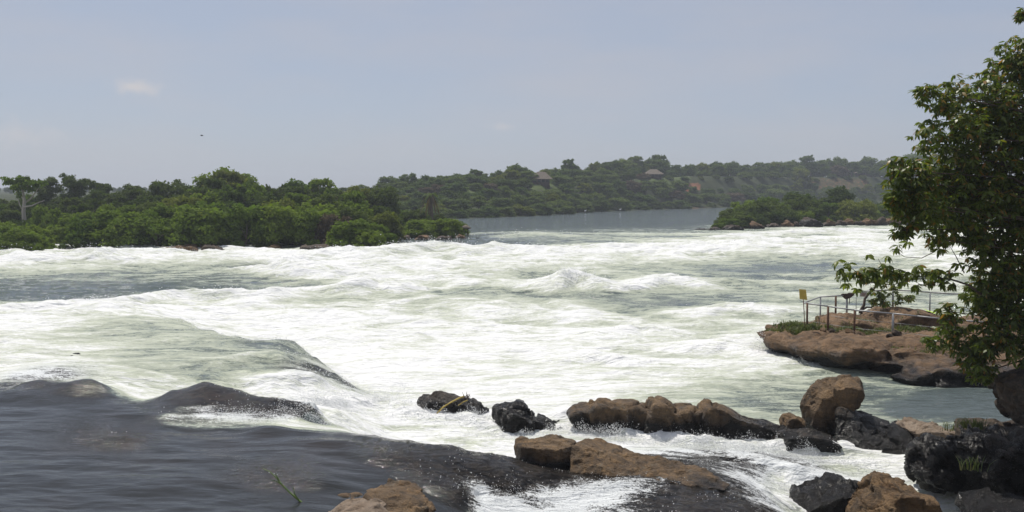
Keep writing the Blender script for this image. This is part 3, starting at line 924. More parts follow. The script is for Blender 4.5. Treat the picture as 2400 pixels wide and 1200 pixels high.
rock('boulder_ridge', [lens([(1333, 966), (1346, 955), (1382, 951), (1402, 990), (1380, 1005), (1347, 990)], Y3 + .3, 1.1, .9, .7),
                       lens([(1372, 953), (1388, 940), (1430, 942), (1482, 945), (1518, 956), (1530, 1010), (1450, 1025), (1392, 1010)], Y3 + .2, 1.3, .92, .7),
                       lens([(1516, 962), (1525, 938), (1546, 935), (1570, 948), (1592, 974), (1600, 1040), (1520, 1040), (1502, 1005)], Y3, 1.4, .93, .7),
                       lens([(1568, 956), (1600, 953), (1642, 956), (1652, 1042), (1580, 1042)], Y3 + .1, 1.3, .93, .7),
                       lens([(1632, 962), (1642, 941), (1662, 937), (1700, 953), (1742, 974), (1792, 1000), (1785, 1048), (1640, 1045)], Y3, 1.45, .93, .7),
                       lens([(1740, 972), (1800, 990), (1830, 1003), (1825, 1055), (1750, 1050)], Y3 - .1, 1.3, .9, .7)],
     M_ROCK, 'long brown ridge of cracked boulders across the middle of the stream', .042, .46, .25, .03, .02, .09, smooth=0)
rock('boulder', [lens([(1872, 965), (1880, 930), (1900, 900), (1930, 881), (1985, 876), (2012, 884), (2022, 903), (2010, 928), (1978, 962), (1962, 1015), (1890, 1020), (1875, 990)], 24.9, 1.35, .80, .62, fdrop=.10)],
     M_ROCK, 'tall leaning brown boulder with rounded top beside the stream', .04, .12, .25, .035, .0, .02)
rock('boulder', [lens([(1828, 986), (1836, 972), (1860, 968), (1886, 985), (1892, 1010), (1830, 1012)], 24.4, .7)],
     M_ROCK, 'small squarish olive-brown boulder at the foot of the leaning one', .03, -.12, .15, .05, .0, .02)
rock('boulder', [lens([(1815, 1009), (1840, 1003), (1900, 1002), (1940, 1016), (1972, 1032), (1960, 1050), (1900, 1060), (1818, 1062)], 23.5, 1.2, .8, .7)],
     M_ROCK_GREY, 'low black wedge-shaped boulder in front of the leaning boulder', .04, .35, .3, .06, .0, .03)
rock('boulder', [[D(1955, 958, 24.2), D(1966, 953, 24.0), D(2012, 961, 24.6), D(2088, 986, 24.4), D(1957, 1030, 23.6), D(2030, 1070, 23.2), D(2095, 1075, 23.2), D(1975, 960, 25.2), D(2085, 985, 25.2), D(2095, 1040, 25.5), D(1960, 1030, 25.5)],
                 [D(2082, 992, 23.6), D(2100, 984, 24.0), D(2182, 1027, 23.6), D(2176, 1075, 22.9), D(2070, 1078, 22.8), D(2066, 1050, 23.1), D(2110, 990, 24.8), D(2180, 1030, 24.6), D(2190, 1075, 24.6)]],
     M_ROCK_GREY, 'angular black split block leaning right of the rounded boulder', .04, .55, .30, .04, .0, .03, smooth=0, chisel=.014)
rock('boulder', [lens([(2100, 992), (2138, 985), (2200, 994), (2245, 1007), (2250, 1040), (2140, 1045)], 23.9, 1.6, .8, .7)],
     M_ROCK_PALE, 'flat pale tan stone behind the black split block', .04, -.25, .1, .05, .02, .03)
rock('boulder', [lens([(2243, 1005), (2262, 988), (2330, 986), (2400, 995), (2430, 1030), (2250, 1045)], 22.6, 1.6, .8, .7)],
     M_ROCK_GREY, 'flat grey-brown stone topped with grass at the shaded shore', .04, -.2, .1, .06, .03, .03)
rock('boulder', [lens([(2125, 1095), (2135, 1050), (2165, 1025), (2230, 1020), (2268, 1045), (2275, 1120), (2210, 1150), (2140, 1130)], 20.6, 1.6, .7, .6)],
     M_ROCK_GREY, 'rounded black boulder at the shaded right edge of the white chute', .042, 1.6, .35, .13, .03, .11, smooth=1)  # wet black carried over the whole boulder to paint the tree's shade
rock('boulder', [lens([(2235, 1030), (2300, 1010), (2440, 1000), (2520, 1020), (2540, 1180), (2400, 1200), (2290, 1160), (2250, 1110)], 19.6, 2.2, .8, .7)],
     M_ROCK_GREY, 'huge dark rock bank in deep shade under the tree', .05, 1.5, .5, .13, .06, .16, smooth=1)  # wet tone raised up the bank as painted shade beneath the tree
rock('boulder', [lens([(2338, 892), (2360, 872), (2440, 862), (2520, 880), (2520, 1020), (2400, 1020), (2376, 985), (2350, 930)], 21.8, 2.0, .8, .7)],
     M_ROCK_GREY, 'dark upright rock face at the frame edge beside the calm pool', .055, 1.0, .5, .07, .04, .05)
rock('boulder', [lens([(1985, 1205), (2010, 1170), (2040, 1130), (2078, 1113), (2120, 1117), (2160, 1140), (2185, 1178), (2215, 1215), (2220, 1260), (1985, 1260)], 18.4, 1.8, .75, .7)],
     M_ROCK_GOLD, 'rugged ochre layered boulder in the near right corner', .035, -1.2, .2, .10, .05, .06, smooth=1)
rock('boulder', [lens([(1850, 1160), (1900, 1138), (1950, 1122), (2000, 1122), (2045, 1138), (2055, 1190), (1950, 1200), (1850, 1185)], 19.8, 1.5, .8, .7, fdrop=.12)],
     M_ROCK_GREY, 'low smooth wet dark boulder left of the ochre layered one', .04, 1.0, .3, .08, .02, .05, smooth=1)
rock('boulder', [lens([(2255, 1190), (2300, 1162), (2360, 1160), (2430, 1175), (2450, 1230), (2260, 1230)], 17.6, 1.4)],
     M_ROCK_GREY, 'low dark wet stone at the bottom right corner', .045, .9, .3, .06, .0, .03)
rock('boulder', [[D(1202, 1036, 18.9), D(1214, 1023, 19.2), D(1300, 1018, 19.5), D(1348, 1030, 19.3), D(1203, 1085, 18.6), D(1232, 1048, 18.3), D(1235, 1110, 18.2), D(1348, 1048, 18.4), D(1350, 1120, 18.3), D(1215, 1060, 19.8), D(1345, 1060, 20)]],
     M_ROCK, 'black-fronted square block with brown top on the wet ledge', .04, .95, .08, .04, .0, .02, smooth=1)
rock('boulder', [[D(1340, 1042, 18.5), D(1368, 1030, 18.9), D(1400, 1027, 19.3), D(1430, 1040, 19.3), D(1500, 1062, 19.0), D(1338, 1110, 18.0), D(1450, 1120, 17.7), D(1350, 1060, 19.6), D(1500, 1090, 19.6), D(1520, 1125, 17.8)],
                 [D(1470, 1055, 18.9), D(1560, 1072, 18.7), D(1620, 1085, 18.4), D(1670, 1103, 18.1), D(1714, 1136, 17.7), D(1450, 1115, 17.8), D(1600, 1140, 17.4), D(1700, 1150, 17.4), D(1560, 1100, 19.2), D(1690, 1140, 18.6)]],
     M_ROCK, 'long tapering brown boulder sloping down right on the wet ledge', .033, .66, .14, .05, .03, .018, smooth=1, chisel=.014)
rock('boulder', [lens([(690, 1180), (735, 1163), (800, 1163), (870, 1163), (935, 1153), (985, 1160), (1018, 1180), (1040, 1225), (1040, 1260), (690, 1260)], 15.4, 1.8, .85, .8, fdrop=.05)],
     M_ROCK, 'broad brown boulder with a crack at the bottom edge of the pool', .035, .8, .1, .05, .0, .03)
rock('boulder', [lens([(768, 1200), (790, 1187), (840, 1180), (890, 1184), (915, 1200), (920, 1240), (770, 1240)], 14.2, .9)],
     M_ROCK_PALE, 'smooth pale pinkish stone in front of the broad brown boulder', .03, .5, .1, .02, .0, .0)
rock('boulder', [lens([(470, 1200), (490, 1165), (520, 1158), (572, 1156), (604, 1165), (575, 1188), (530, 1225), (470, 1225)], 15.4, 1.2, .85, .85)],
     M_ROCK, 'flat cracked brown rock just breaking the pool surface', .03, .9, .1, .06, .0, .05)
rock('boulder', [lens([(250, 1215), (300, 1178), (380, 1160), (440, 1163), (478, 1178), (470, 1230), (260, 1240)], 15.2, 1.6, .9, .9)],
     M_ROCK_RED, 'reddish slab awash just under the pool surface at the bottom', .035, 1.6, .1, .05, .0, .03)
rock('boulder', [lens([(672, 1188), (690, 1172), (712, 1178), (730, 1210), (680, 1225)], 15.1, .5)],
     M_ROCK_PALE, 'small tan stone where the long green reed grows', .025, .5, .1, .06)
rock('boulder', [lens([(160, 838), (170, 828), (186, 827), (207, 840), (205, 852), (158, 852)], 29.3, .7)],
     M_ROCK_GREY, 'small black rock poking from the foam on the left', .03, 3, .2, .08)
rock('boulder', [lens([(1305, 1196), (1330, 1188), (1372, 1194), (1390, 1215), (1310, 1220)], 16.4, .7)],
     M_ROCK_GREY, 'small reddish wet rock at the bottom edge below the ledge', .03, 3, .2, .08)
rock('boulder', [lens([(1795, 1025), (1815, 1010), (1822, 1045), (1800, 1058), (1790, 1050)], 23.8, .6)],
     M_ROCK_GREY, 'small grey stone wedged between ridge and black wedge', .03, -.1, .2, .08)

# --- red rock platform with railing
PLAT = [
    [D(1769, 777, 35.7), D(1790, 801, 35.1), D(1840, 813, 33.8), D(1900, 826, 32.6), D(1960, 838, 31.8), D(2060, 850, 31.0), D(2200, 862, 30.2), D(2340, 872, 29.6), D(2520, 876, 29.2),
     D(1800, 766, 37.0), D(1880, 762, 38.5), D(2000, 752, 40.5), D(2200, 742, 41), D(2520, 742, 41), D(1850, 772, 35.6), D(1950, 786, 34.0), D(2100, 796, 33.0), D(2350, 806, 32),
     D(1800, 815, 36.0), D(1905, 845, 33.4), D(2060, 870, 31.6), D(2340, 895, 30.2), D(2520, 900, 29.8), D(1850, 800, 39)],
    [D(1796, 800, 36.0), D(1800, 860, 36.0), D(1860, 870, 34.6), D(1905, 890, 33.4), D(1965, 905, 32.4), D(2055, 920, 31.4), D(2340, 950, 29.9), D(2520, 955, 29.6), D(1900, 800, 39.5), D(2500, 790, 41), D(1900, 850, 40), D(2500, 830, 41), D(1990, 845, 32.4), D(2300, 865, 30.4), D(2500, 870, 30)],
    lens([(1990, 775), (2030, 742), (2075, 722), (2110, 716), (2160, 724), (2205, 740), (2260, 770), (2100, 785)], 38.0, 4.0, .8, .7),
    lens([(1900, 778), (1925, 752), (1965, 742), (2030, 748), (2075, 768), (2080, 790), (1920, 790)], 36.6, 2.4, .8, .7),
    lens([(1905, 818), (1965, 798), (2080, 806), (2160, 812), (2260, 824), (2270, 860), (1930, 850)], 32.6, 2.4, .8, .8),
    lens([(2080, 880), (2150, 852), (2260, 856), (2380, 862), (2400, 935), (2110, 925)], 30.4, 1.6, .8, .8),
    lens([(2240, 790), (2300, 770), (2420, 775), (2500, 800), (2480, 840), (2260, 830)], 34.5, 3.0, .8, .8),
]
plat = rock('rock_platform', PLAT, M_ROCK_RED, 'large reddish rock platform with a railing jutting into the rapids', .075, .55, .35, .035, .085, .12, smooth=1, chisel=0)

# shoreline rocks of the right island, one by one
RI = [(1626, 540, 1668, 536, 0), (1660, 541, 1690, 532, 0), (1690, 540, 1745, 526, 0), (1752, 538, 1790, 519, 1), (1790, 535, 1828, 524, 0), (1826, 534, 1862, 517, 1), (1858, 534, 1872, 520, 0),
      (1868, 534, 1928, 509, 2), (1924, 532, 1945, 521, 0), (1936, 532, 1958, 512, 1), (1954, 531, 1985, 516, 0), (1974, 530, 2004, 511, 1), (2000, 530, 2022, 516, 0), (2018, 530, 2058, 511, 1), (2052, 530, 2078, 507, 0),
      (2074, 529, 2110, 508, 1), (2106, 529, 2150, 512, 0)]
words = ['low flat brown rocks trailing off the tip of the small island', 'dark rock under the tip shrubs of the small right island', 'long low dark shore rock beneath the small island bushes',
         'tan-topped boulder low on the small island shore among dark shrubs', 'flat dark shore rock right of the tan-topped boulder', 'brown boulder at the small island shore left of the black overhang',
         'little dark rock tucked beside the black overhanging rock', 'big black overhanging rock at the middle of the small island shore', 'small pale rock just right of the black overhanging rock',
         'brown shore boulder below the grassy patch on the small island', 'low rock right of the brown boulder under the grassy patch', 'squat brown boulder left of the bright green shrub',
         'small rock directly below the bright green island shrub', 'wedge-shaped dark boulder right of the bright green island shrub', 'brown shore rock just left of the overhanging tree leaves',
         'shore rock half hidden behind the overhanging tree leaves', 'low shore rock seen through the overhanging tree leaves']
for i, (x0, yb, x1, yt, k) in enumerate(RI):
    Yb = U((x0 + x1) / 2, yb, 1.45)[1]
    ol = [(x0, yb + 2), (x0 + (x1 - x0) * .12, yt + (yb - yt) * .4), (x0 + (x1 - x0) * (.3 + .1 * (i % 3)), yt), (x0 + (x1 - x0) * .75, yt + (yb - yt) * (.1 + .12 * (i % 2))), (x1, yt + (yb - yt) * .55), (x1, yb + 3)]
    rock('shore_rock', [lens(ol, Yb, (x1 - x0) / FPX * Yb * .8, .8, .8)], [M_ROCK_GREY, M_ROCK_RED, M_ROCK_GREY][k], words[i], .09, 1.85 if k != 2 else 2.6, .25, .16, .06, .12, group='rocks along the small island shore')
# left island shore rocks
LI = [((372, 592), (390, 578), (440, 572), (470, 574), (492, 586), (500, 594)), ((462, 590), (480, 571), (510, 575), (532, 588), (530, 595)), ((615, 586), (640, 572), (655, 576), (665, 588)),
      ((690, 590), (705, 575), (760, 570), (785, 575), (795, 590)), ((768, 582), (773, 566), (778, 568), (782, 582)), ((900, 596), (915, 585), (940, 590), (950, 597)),
      ((915, 562), (935, 551), (960, 553), (968, 562)), ((962, 562), (985, 551), (1005, 552), (1012, 562)), ((1006, 562), (1030, 553), (1060, 553), (1066, 562)), ((1066, 559), (1075, 549), (1090, 552), (1098, 560)),
      ((1110, 560), (1116, 555), (1124, 556), (1128, 560)), ((130, 590), (160, 580), (210, 583), (240, 592))]
lw = ['broad pinkish-grey rock at the waterline of the left island', 'domed grey rock right of the pinkish one on the left island', 'small reddish rock at the left island waterline', 'flat grey ledge under shrubs near the left island corner',
      'small upright pointed stone standing on the grey ledge', 'dark low rock off the corner of the left island', 'pale rubble at the left of the low bank near the island tip', 'tan shore rock in the middle of the low bank',
      'brown shore rock right on the low bank before the tip', 'tan slanted rock at the very tip of the left island', 'tiny black rock in the water off the island tip', 'dark shore rock beside the narrow white channel']
for i, ol in enumerate(LI):
    xm = sum(p[0] for p in ol) / len(ol); yb = max(p[1] for p in ol)
    Yb = U(xm, yb, 1.15 if yb > 575 else 1.4)[1] + .4
    w = (ol[-1][0] - ol[0][0]) / FPX * Yb
    rock('shore_rock', [lens([(a, b + (3 if b == yb else 0)) for a, b in ol], Yb, max(w * .7, .4), .8, .8)], M_ROCK_RED if i in (0, 2, 4, 7, 9) else M_ROCK_GREY, lw[i], max(.06, w / 40), 1.35 + (.5 if i in (5, 10, 11) else .1), .2, .07, 0, .05)


# ------------------------------------------------------------------ vegetation kit
def leaf_quads(C, N, size, rng, stretch=1.9, fold=.0):
    """rhombic leaf faces at centres C with normals N"""
    n = len(C)
    N = N / (np.linalg.norm(N, axis=1)[:, None] + 1e-9)
    r = rng.normal(size=(n, 3))
    A = np.cross(N, r); A /= np.linalg.norm(A, axis=1)[:, None] + 1e-9
    B = np.cross(N, A)
    s = size * (0.6 + 0.8 * rng.rand(n))[:, None]
    a, b = A * s * stretch * .5, B * s * .5
    V = np.stack([C - a, C + b, C + a, C - b], 1).reshape(-1, 3)
    F = np.arange(n * 4).reshape(-1, 4)
    return V, F


def crown_mesh(name, clumps, per, size, seed, core=.18, tilt=.6):
    """clumps: list of (centre, radius). leaves sit mostly on the shell of each clump"""
    rng = np.random.RandomState(seed)
    Vs, Fs, T = [], [], []
    off = 0
    for c, r in clumps:
        m = max(12, int(per * (r ** 2)))
        d = rng.normal(size=(m, 3)); d /= np.linalg.norm(d, axis=1)[:, None]
        d[:, 2] = np.where(d[:, 2] < -.35, -d[:, 2] * .6, d[:, 2])
        rad = r * (1 - .55 * rng.rand(m) ** 2.2) * (1 + .22 * rng.normal(size=m) * .5)
        C = np.asarray(c) + d * rad[:, None] * np.array((1, 1, .8))
        N = d + rng.normal(size=(m, 3)) * tilt + np.array((0, 0, .35))
        V, F = leaf_quads(C, N, size, rng)
        Vs.append(V); Fs.append(F + off); off += len(V)
        T.append(np.clip(rng.rand() * .5 + rng.rand(m) * .5, 0, 1))
        mc = int(m * core)
        if mc:
            C = np.asarray(c) + rng.normal(size=(mc, 3)) * r * .33
            V, F = leaf_quads(C, rng.normal(size=(mc, 3)), size * 2.4, rng, 1.3)
            Vs.append(V); Fs.append(F + off); off += len(V)
            T.append(rng.rand(mc) * .3)
    return mesh_np(name, np.concatenate(Vs), np.concatenate(Fs), fattrs={'tint': np.concatenate(T)}, smooth=False)


def shrub_clumps(rng, n, w=1.0, h=1.0, low=.10):
    """dome of clumps, unit height 1, half width about .6"""
    out = []
    for i in range(n):
        t = rng.rand()
        a = rng.rand() * 6.283
        zz = low + (1 - low) * t * .86
        rr = .62 * w * math.sqrt(max(0.02, 1 - (zz / 1.02) ** 2.2)) * (0.45 + .55 * rng.rand() ** .5)
        out.append((np.array((rr * math.cos(a), rr * math.sin(a), zz * h)), .15 + .11 * rng.rand()))
    return out


def round_clumps(rng, n, base=.32, top=1.0, w=.42):
    out = []
    mid, half = (base + top) / 2, (top - base) / 2
    for i in range(n):
        d = rng.normal(size=3); d /= np.linalg.norm(d)
        k = .55 + .45 * rng.rand()
        out.append((np.array((d[0] * w * k, d[1] * w * k, mid + d[2] * half * .85 * k)), .10 + .09 * rng.rand()))
    return out


def umbrella_clumps(rng, n):
    out = []
    for i in range(n):
        lay = rng.randint(3)
        zz = (.50, .72, .92)[lay] + rng.normal() * .02
        w = (.52, .46, .30)[lay]
        a, k = rng.rand() * 6.283, math.sqrt(rng.rand())
        out.append((np.array((w * k * math.cos(a), w * k * math.sin(a), zz - .10 * k * k)), .075 + .06 * rng.rand()))
    return out


def gum_clumps(rng, n):
    """tall open crown of separate foliage bunches"""
    out = []
    cs = [(rng.normal() * .20, rng.normal() * .18, .40 + .085 * q) for q in range(7)]
    for i in range(n):
        c = cs[i % 7]
        out.append((np.array(c) + rng.normal(size=3) * np.array((.085, .085, .055)), .075 + .075 * rng.rand()))
    return out


def trunk_mesh(name, rng, h=1.0, r=.028, fork=.35, limbs=5, spread=.3, top=.8, lean=.04, bare=False):
    mb = MB()
    lx, ly_ = rng.normal() * lean, rng.normal() * lean
    p = [(0, 0, -.10), (lx * .3, ly_ * .3, fork * .5), (lx, ly_, fork), (lx * 1.5, ly_ * 1.5, top * .8), (lx * 1.6, ly_ * 1.6, top)]
    mb.tube(p, [r * 1.35, r, r * .85, r * .45, r * .12], 7)
    for i in range(limbs):
        a = 6.283 * (i + rng.rand() * .6) / limbs
        z0 = fork * (.8 + .7 * rng.rand())
        k = spread * (.6 + .6 * rng.rand())
        q0 = np.array((lx * z0 / fork, ly_ * z0 / fork, min(z0, top * .9)))
        q1 = q0 + np.array((math.cos(a) * k * .5, math.sin(a) * k * .5, .12 + .08 * rng.rand()))
        q2 = q1 + np.array((math.cos(a) * k * .6, math.sin(a) * k * .6, .10 + .12 * rng.rand()))
        mb.tube([q0, q1, q2], [r * .55, r * .36, r * .10], 5)
    return mb.mesh(name)


KIT = {}
def kit(kind, i):
    """shared crown + trunk meshes of unit height"""
    key = (kind, i)
    if key in KIT:
        return KIT[key]
    rng = np.random.RandomState(hash((ord(kind[0]), ord(kind[1]), i)) % 9999)
    if kind == 'shrub':
        c = crown_mesh('crown', shrub_clumps(rng, 40), 3600, .040, i + 1)
        t = trunk_mesh('trunk', rng, r=.018, fork=.15, limbs=5, spread=.35, top=.6)
    elif kind == 'round':
        c = crown_mesh('crown', round_clumps(rng, 54, .16, 1.0, .44), 3300, .040, i + 11)
        t = trunk_mesh('trunk', rng, r=.024, fork=.33, limbs=6, spread=.3, top=.85)
    elif kind == 'umbrella':
        c = crown_mesh('crown', umbrella_clumps(rng, 52), 4200, .038, i + 21)
        t = trunk_mesh('trunk', rng, r=.024, fork=.42, limbs=7, spread=.42, top=.85)
    elif kind == 'gum':
        c = crown_mesh('crown', gum_clumps(rng, 70), 4200, .034, i + 31, core=.1)
        t = trunk_mesh('trunk', rng, r=.020, fork=.40, limbs=6, spread=.22, top=.92, lean=.03)
    elif kind == 'tall':
        c = crown_mesh('crown', round_clumps(rng, 50, .14, 1.0, .30), 4000, .036, i + 41)
        t = trunk_mesh('trunk', rng, r=.020, fork=.33, limbs=5, spread=.2, top=.9)
    KIT[key] = (c, t)
    return KIT[key]


NAMES = {'shrub': 'shrub', 'round': 'broadleaf_tree', 'umbrella': 'spreading_tree', 'gum': 'gum_tree', 'tall': 'tall_tree'}
CATS = {'shrub': 'shrub', 'round': 'tree', 'umbrella': 'tree', 'gum': 'tree', 'tall': 'tree'}
VR = random.Random(5)
def tree(kind, x, y, z, h, w, label, group, leaf, bark=None, name=None):
    """w: width factor against height"""
    v = VR.randrange(3)
    c, t = kit(kind, v)
    root = obj(name or NAMES[kind], None, None, label=label, cat=CATS[kind], group=group, loc=(x, y, z))
    root.rotation_euler = (0, 0, VR.random() * 6.28)
    root.scale = (h * w, h * w, h)
    for nm, me_, mt in (('trunk', t, bark or M_BARK), ('crown', c, leaf)):
        o = obj(nm, me_, mt, root)
        o.material_slots[0].link = 'OBJECT'; o.material_slots[0].material = mt
    return root


def ipx(px, xs, ys):
    return float(np.interp(px, xs, ys))


# --- left island thicket, placed row behind row
LF_X = [-250, 100, 118, 200, 300, 400, 500, 600, 700, 750, 800, 850, 890, 912, 920, 1000, 1050, 1085, 1100]
LF_Y = [88, 88, 84.5, 80.5, 79.8, 79.8, 80.5, 82.5, 83.8, 83.2, 81, 79, 80.5, 84, 99, 99, 99.5, 100, 101]
LF_T = [520, 520, 535, 502, 498, 490, 492, 488, 480, 482, 498, 522, 542, 552, 528, 522, 520, 526, 542]
LS_X = [-250, 0, 60, 150, 290, 360, 400, 470, 500, 530, 575, 600, 640, 700, 745, 790, 850, 890, 920, 960, 1000, 1050, 1085]
LS_T = [450, 462, 462, 456, 452, 444, 424, 424, 408, 402, 406, 424, 420, 432, 422, 436, 432, 444, 465, 476, 489, 506, 532]
rows = [(1.3, 0.0), (6.5, .22), (13, .48), (21, .74), (33, 1.0)]
grow = ['low %s shore %s at the front of the left island, %s', '%s %s low in the left island thicket, %s',
        '%s %s midway up the left island thicket, %s', '%s skyline %s of the left island, %s']
LCOL = {M_LEAF_ISLE.name: 'green', M_LEAF_DARK.name: 'dark green', M_LEAF_FAR.name: 'grey-green', M_LEAF_OLIVE.name: 'yellowish', M_LEAF_DRY.name: 'brownish'}
MARK_L = [(60, 'by the pale trunk'), (160, 'by the white channel'), (290, 'left of the pinkish rock'), (440, 'above the pinkish rock'), (540, 'below the tallest tree'), (640, 'by the small reddish rock'), (740, 'above the grey ledge'), (860, 'at the corner'), (960, 'above the low bank'), (1050, 'near the tip shelter')]
MARK_R = [(1690, 'at its left tip'), (1770, 'above the tan-topped boulder'), (1890, 'above the black overhang'), (1960, 'by the dark upright tree'), (2010, 'beside the bright shrub'), (2100, 'behind the overhanging leaves')]
MARK_F = [(850, 'behind the left island'), (1000, 'behind the shaggy palm'), (1110, 'at the left water edge'), (1200, 'left of the pale-roofed lodge'), (1290, 'by the pale-roofed lodge'), (1370, 'above the orange shore cut'), (1440, 'below the black-green tree'), (1530, 'by the thatched hut'), (1625, 'by the orange scar'), (1720, 'right of the orange scar'), (1820, 'above the small island'), (1960, 'by the red cliff'), (2080, 'behind the near leaves')]


def near_mark(px, marks):
    return min(marks, key=lambda m: abs(m[0] - px))[1]


for ri, (dd, fr) in enumerate(rows):
    px = -140.0
    while px < 1092:
        Ysh = ipx(px, LF_X, LF_Y)
        if px > 905 and ri > 3:
            px += 30; continue
        Y = Ysh + dd * (1.0 if px < 900 else .8) + VR.uniform(-.8, .8)
        pyt = ipx(px, LF_X, LF_T) * (1 - fr) + ipx(px, LS_X, LS_T) * fr + VR.uniform(-9, 13)
        if px < 125 and ri < 1:
            px += 40; continue
        p = D(px, pyt, Y)
        zg = land_z(p[0], p[1]) - .15
        if zg < .8: zg = 1.0
        h = max(1.2, p[2] - zg)
        u = VR.random()
        if ri <= 1:
            kind, w, leaf = 'shrub', VR.uniform(.85, 1.25), (M_LEAF_ISLE if u < .80 else M_LEAF_OLIVE if u < .9 else M_LEAF_DARK)
            if h < 2.2: w *= 1.35
        else:
            kind = ('round' if u < .45 else 'umbrella' if u < .75 else 'shrub')
            w = VR.uniform(.8, 1.15)
            leaf = M_LEAF_DARK if VR.random() < .66 else (M_LEAF_ISLE if VR.random() < .8 else M_LEAF_OLIVE)
        gi = min(ri, 3)
        mk = near_mark(px, MARK_L)
        tree(kind, p[0], p[1], zg, h, w, grow[gi] % (LCOL[leaf.name], 'bush' if kind == 'shrub' else 'flat-topped tree' if kind == 'umbrella' else 'tree', mk), 'thicket on the left island, ' + mk, leaf)
        px += h * w * FPX / Y * (.80 if kind == 'shrub' else .72) + VR.uniform(2, 10)
# islet at the left edge
for px, pyt, Y, wh in [(-15, 528, 77, 'leftmost shrub in the middle row'), (25, 532, 76.8, 'middle shrub in the middle row'), (62, 540, 76.8, 'shrub near the channel in the middle row'), (90, 556, 77, 'small shrub at the channel tip'),
                       (48, 562, 75.6, 'low front shrub in the centre'), (0, 562, 75.2, 'low front shrub at the frame edge'), (78, 570, 75.6, 'smallest low front shrub'), (-30, 520, 81, 'tall rear shrub at the frame edge'), (30, 522, 80.5, 'tall rear shrub in the centre'), (70, 530, 80, 'tall rear shrub by the pale trunk')]:
    p = D(px, pyt, Y); zg = 1.15
    tree('shrub', p[0], p[1], zg, p[2] - zg, 1.2, wh + ' of the islet at the left edge', 'shrubs of the small islet', M_LEAF_ISLE)
# named trees of the left island
def special(kind, px, pyt, Y, w, label, leaf, bark=None, zg=None, name=None):
    p = D(px, pyt, Y)
    z = land_z(p[0], p[1]) - .1 if zg is None else zg
    return tree(kind, p[0], p[1], z, p[2] - z, w, label, None, leaf, bark, name)
special('umbrella', 530, 400, 108, 1.05, 'tallest flat-topped tree standing over the left island', M_LEAF_OLIVE)
special('umbrella', 500, 418, 104, .9, 'dark layered tree just left of the tallest flat-topped one', M_LEAF_DARK)
special('umbrella', 752, 418, 110, .95, 'flat-topped tree on the skyline near the right end of the left island', M_LEAF_ISLE)
special('gum', 100, 417, 118, .85, 'open-crowned gum tree close behind the pale-trunked tree', M_LEAF_DARK)
special('gum', 175, 411, 118, .95, 'largest gum tree with two rounded tops left of the thicket', M_LEAF_DARK)
special('gum', 240, 424, 120, .85, 'smaller gum tree to the right of the double-topped one', M_LEAF_DARK)
special('round', 312, 432, 122, 1.0, 'dull grey-green rounded tree between gum trees and thicket', M_LEAF_DARK)
special('shrub', 108, 486, 90, .75, 'vine-smothered dark green column of foliage by the narrow channel', M_LEAF_ISLE, zg=1.3)
special('shrub', 790, 505, 84.5, 1.0, 'brownish withered bush near the right corner of the left island', M_LEAF_DRY)
special('shrub', 868, 542, 79.6, 1.3, 'bright leafy bush overhanging the corner of the left island', M_LEAF_ISLE)
special('umbrella', 450, 462, 88, .8, 'small flat-topped light green tree inside the island thicket', M_LEAF_OLIVE)

# pale-trunked tree at the left
pr = np.random.RandomState(3)
Yp = 96.0
base = D(58, 530, Yp); base[2] = 1.3
root = obj('pale_trunk_tree', None, label='tree with a bare pale trunk and open crown at the far left', cat='tree', loc=base)
mb = MB()
ptk = [(58, 560), (57, 520), (55, 495), (57, 470), (54, 450), (46, 435)]
P3 = [D(a, b, Yp) - base for a, b in ptk]
mb.tube(P3, [.26, .24, .20, .16, .10, .04], 8)
for br in ([(56, 478), (72, 465), (84, 450), (95, 432)], [(57, 470), (45, 455), (34, 440)], [(55, 485), (75, 482), (92, 474), (104, 470)], [(54, 450), (62, 440), (70, 428)], [(55, 495), (46, 480), (42, 462)]):
    mb.tube([D(a, b, Yp + pr.uniform(-.8, .8)) - base for a, b in br], np.linspace(.11, .03, len(br)), 6)
obj('trunk', mb.mesh('trunk'), M_BARK_PALE, root)
cl = []
for a, b, r in [(22, 428, .8), (35, 430, .9), (50, 424, .9), (62, 422, .8), (75, 430, .8), (88, 436, .8), (40, 445, .8), (60, 440, .8), (30, 440, .7), (98, 430, .7), (46, 458, .6), (72, 448, .6), (14, 424, .6), (55, 432, .9)]:
    for _ in range(3):
        cl.append((D(a + pr.uniform(-6, 6), b + pr.uniform(-5, 5), Yp + pr.uniform(-1.2, 1.2)) - base, r * .62))
obj('crown', crown_mesh('crown', cl, 190, .17, 77, core=.05), M_LEAF_ISLE, root)

# --- right island
RF_X = [1676, 1690, 1710, 1760, 1800, 1850, 1900, 1940, 1990, 2080, 2300]
RF_T = [528, 512, 492, 468, 464, 448, 452, 462, 474, 480, 482]
for ri, (dd, fr) in enumerate([(1.5, .45), (6, .12), (12, 0)]):
    px = 1684.0 + ri * 10
    while px < 2260:
        Y = U(px, np.interp(px, [1676, 1760, 1900, 2080, 2300], [541, 536, 529, 523, 520]), 1.48)[1] + dd + 1.0
        top = ipx(px, RF_X, RF_T)
        pyt = top + fr * (540 - top) + VR.uniform(-5, 8)
        if ri == 0 and 1890 < px < 2080: pyt = max(pyt, 506)
        if ri == 1 and 1950 < px < 2080: pyt = max(pyt, 488)
        p = D(px, pyt, Y); zg = max(1.45, land_z(p[0], p[1]) - .1)
        h = max(.9, p[2] - zg)
        tree('shrub', p[0], p[1], zg, h, VR.uniform(1.0, 1.35) * (1.5 if h < 2 else 1), ('low front bush', 'dense bush', 'top bush')[ri] + ' on the small right island, ' + near_mark(px, MARK_R), 'bushes of the small right island, ' + near_mark(px, MARK_R), M_LEAF_ISLE if VR.random() < .45 else M_LEAF_DARK)
        px += max(22, h * 1.1 * FPX / Y * .85) + VR.uniform(2, 10)
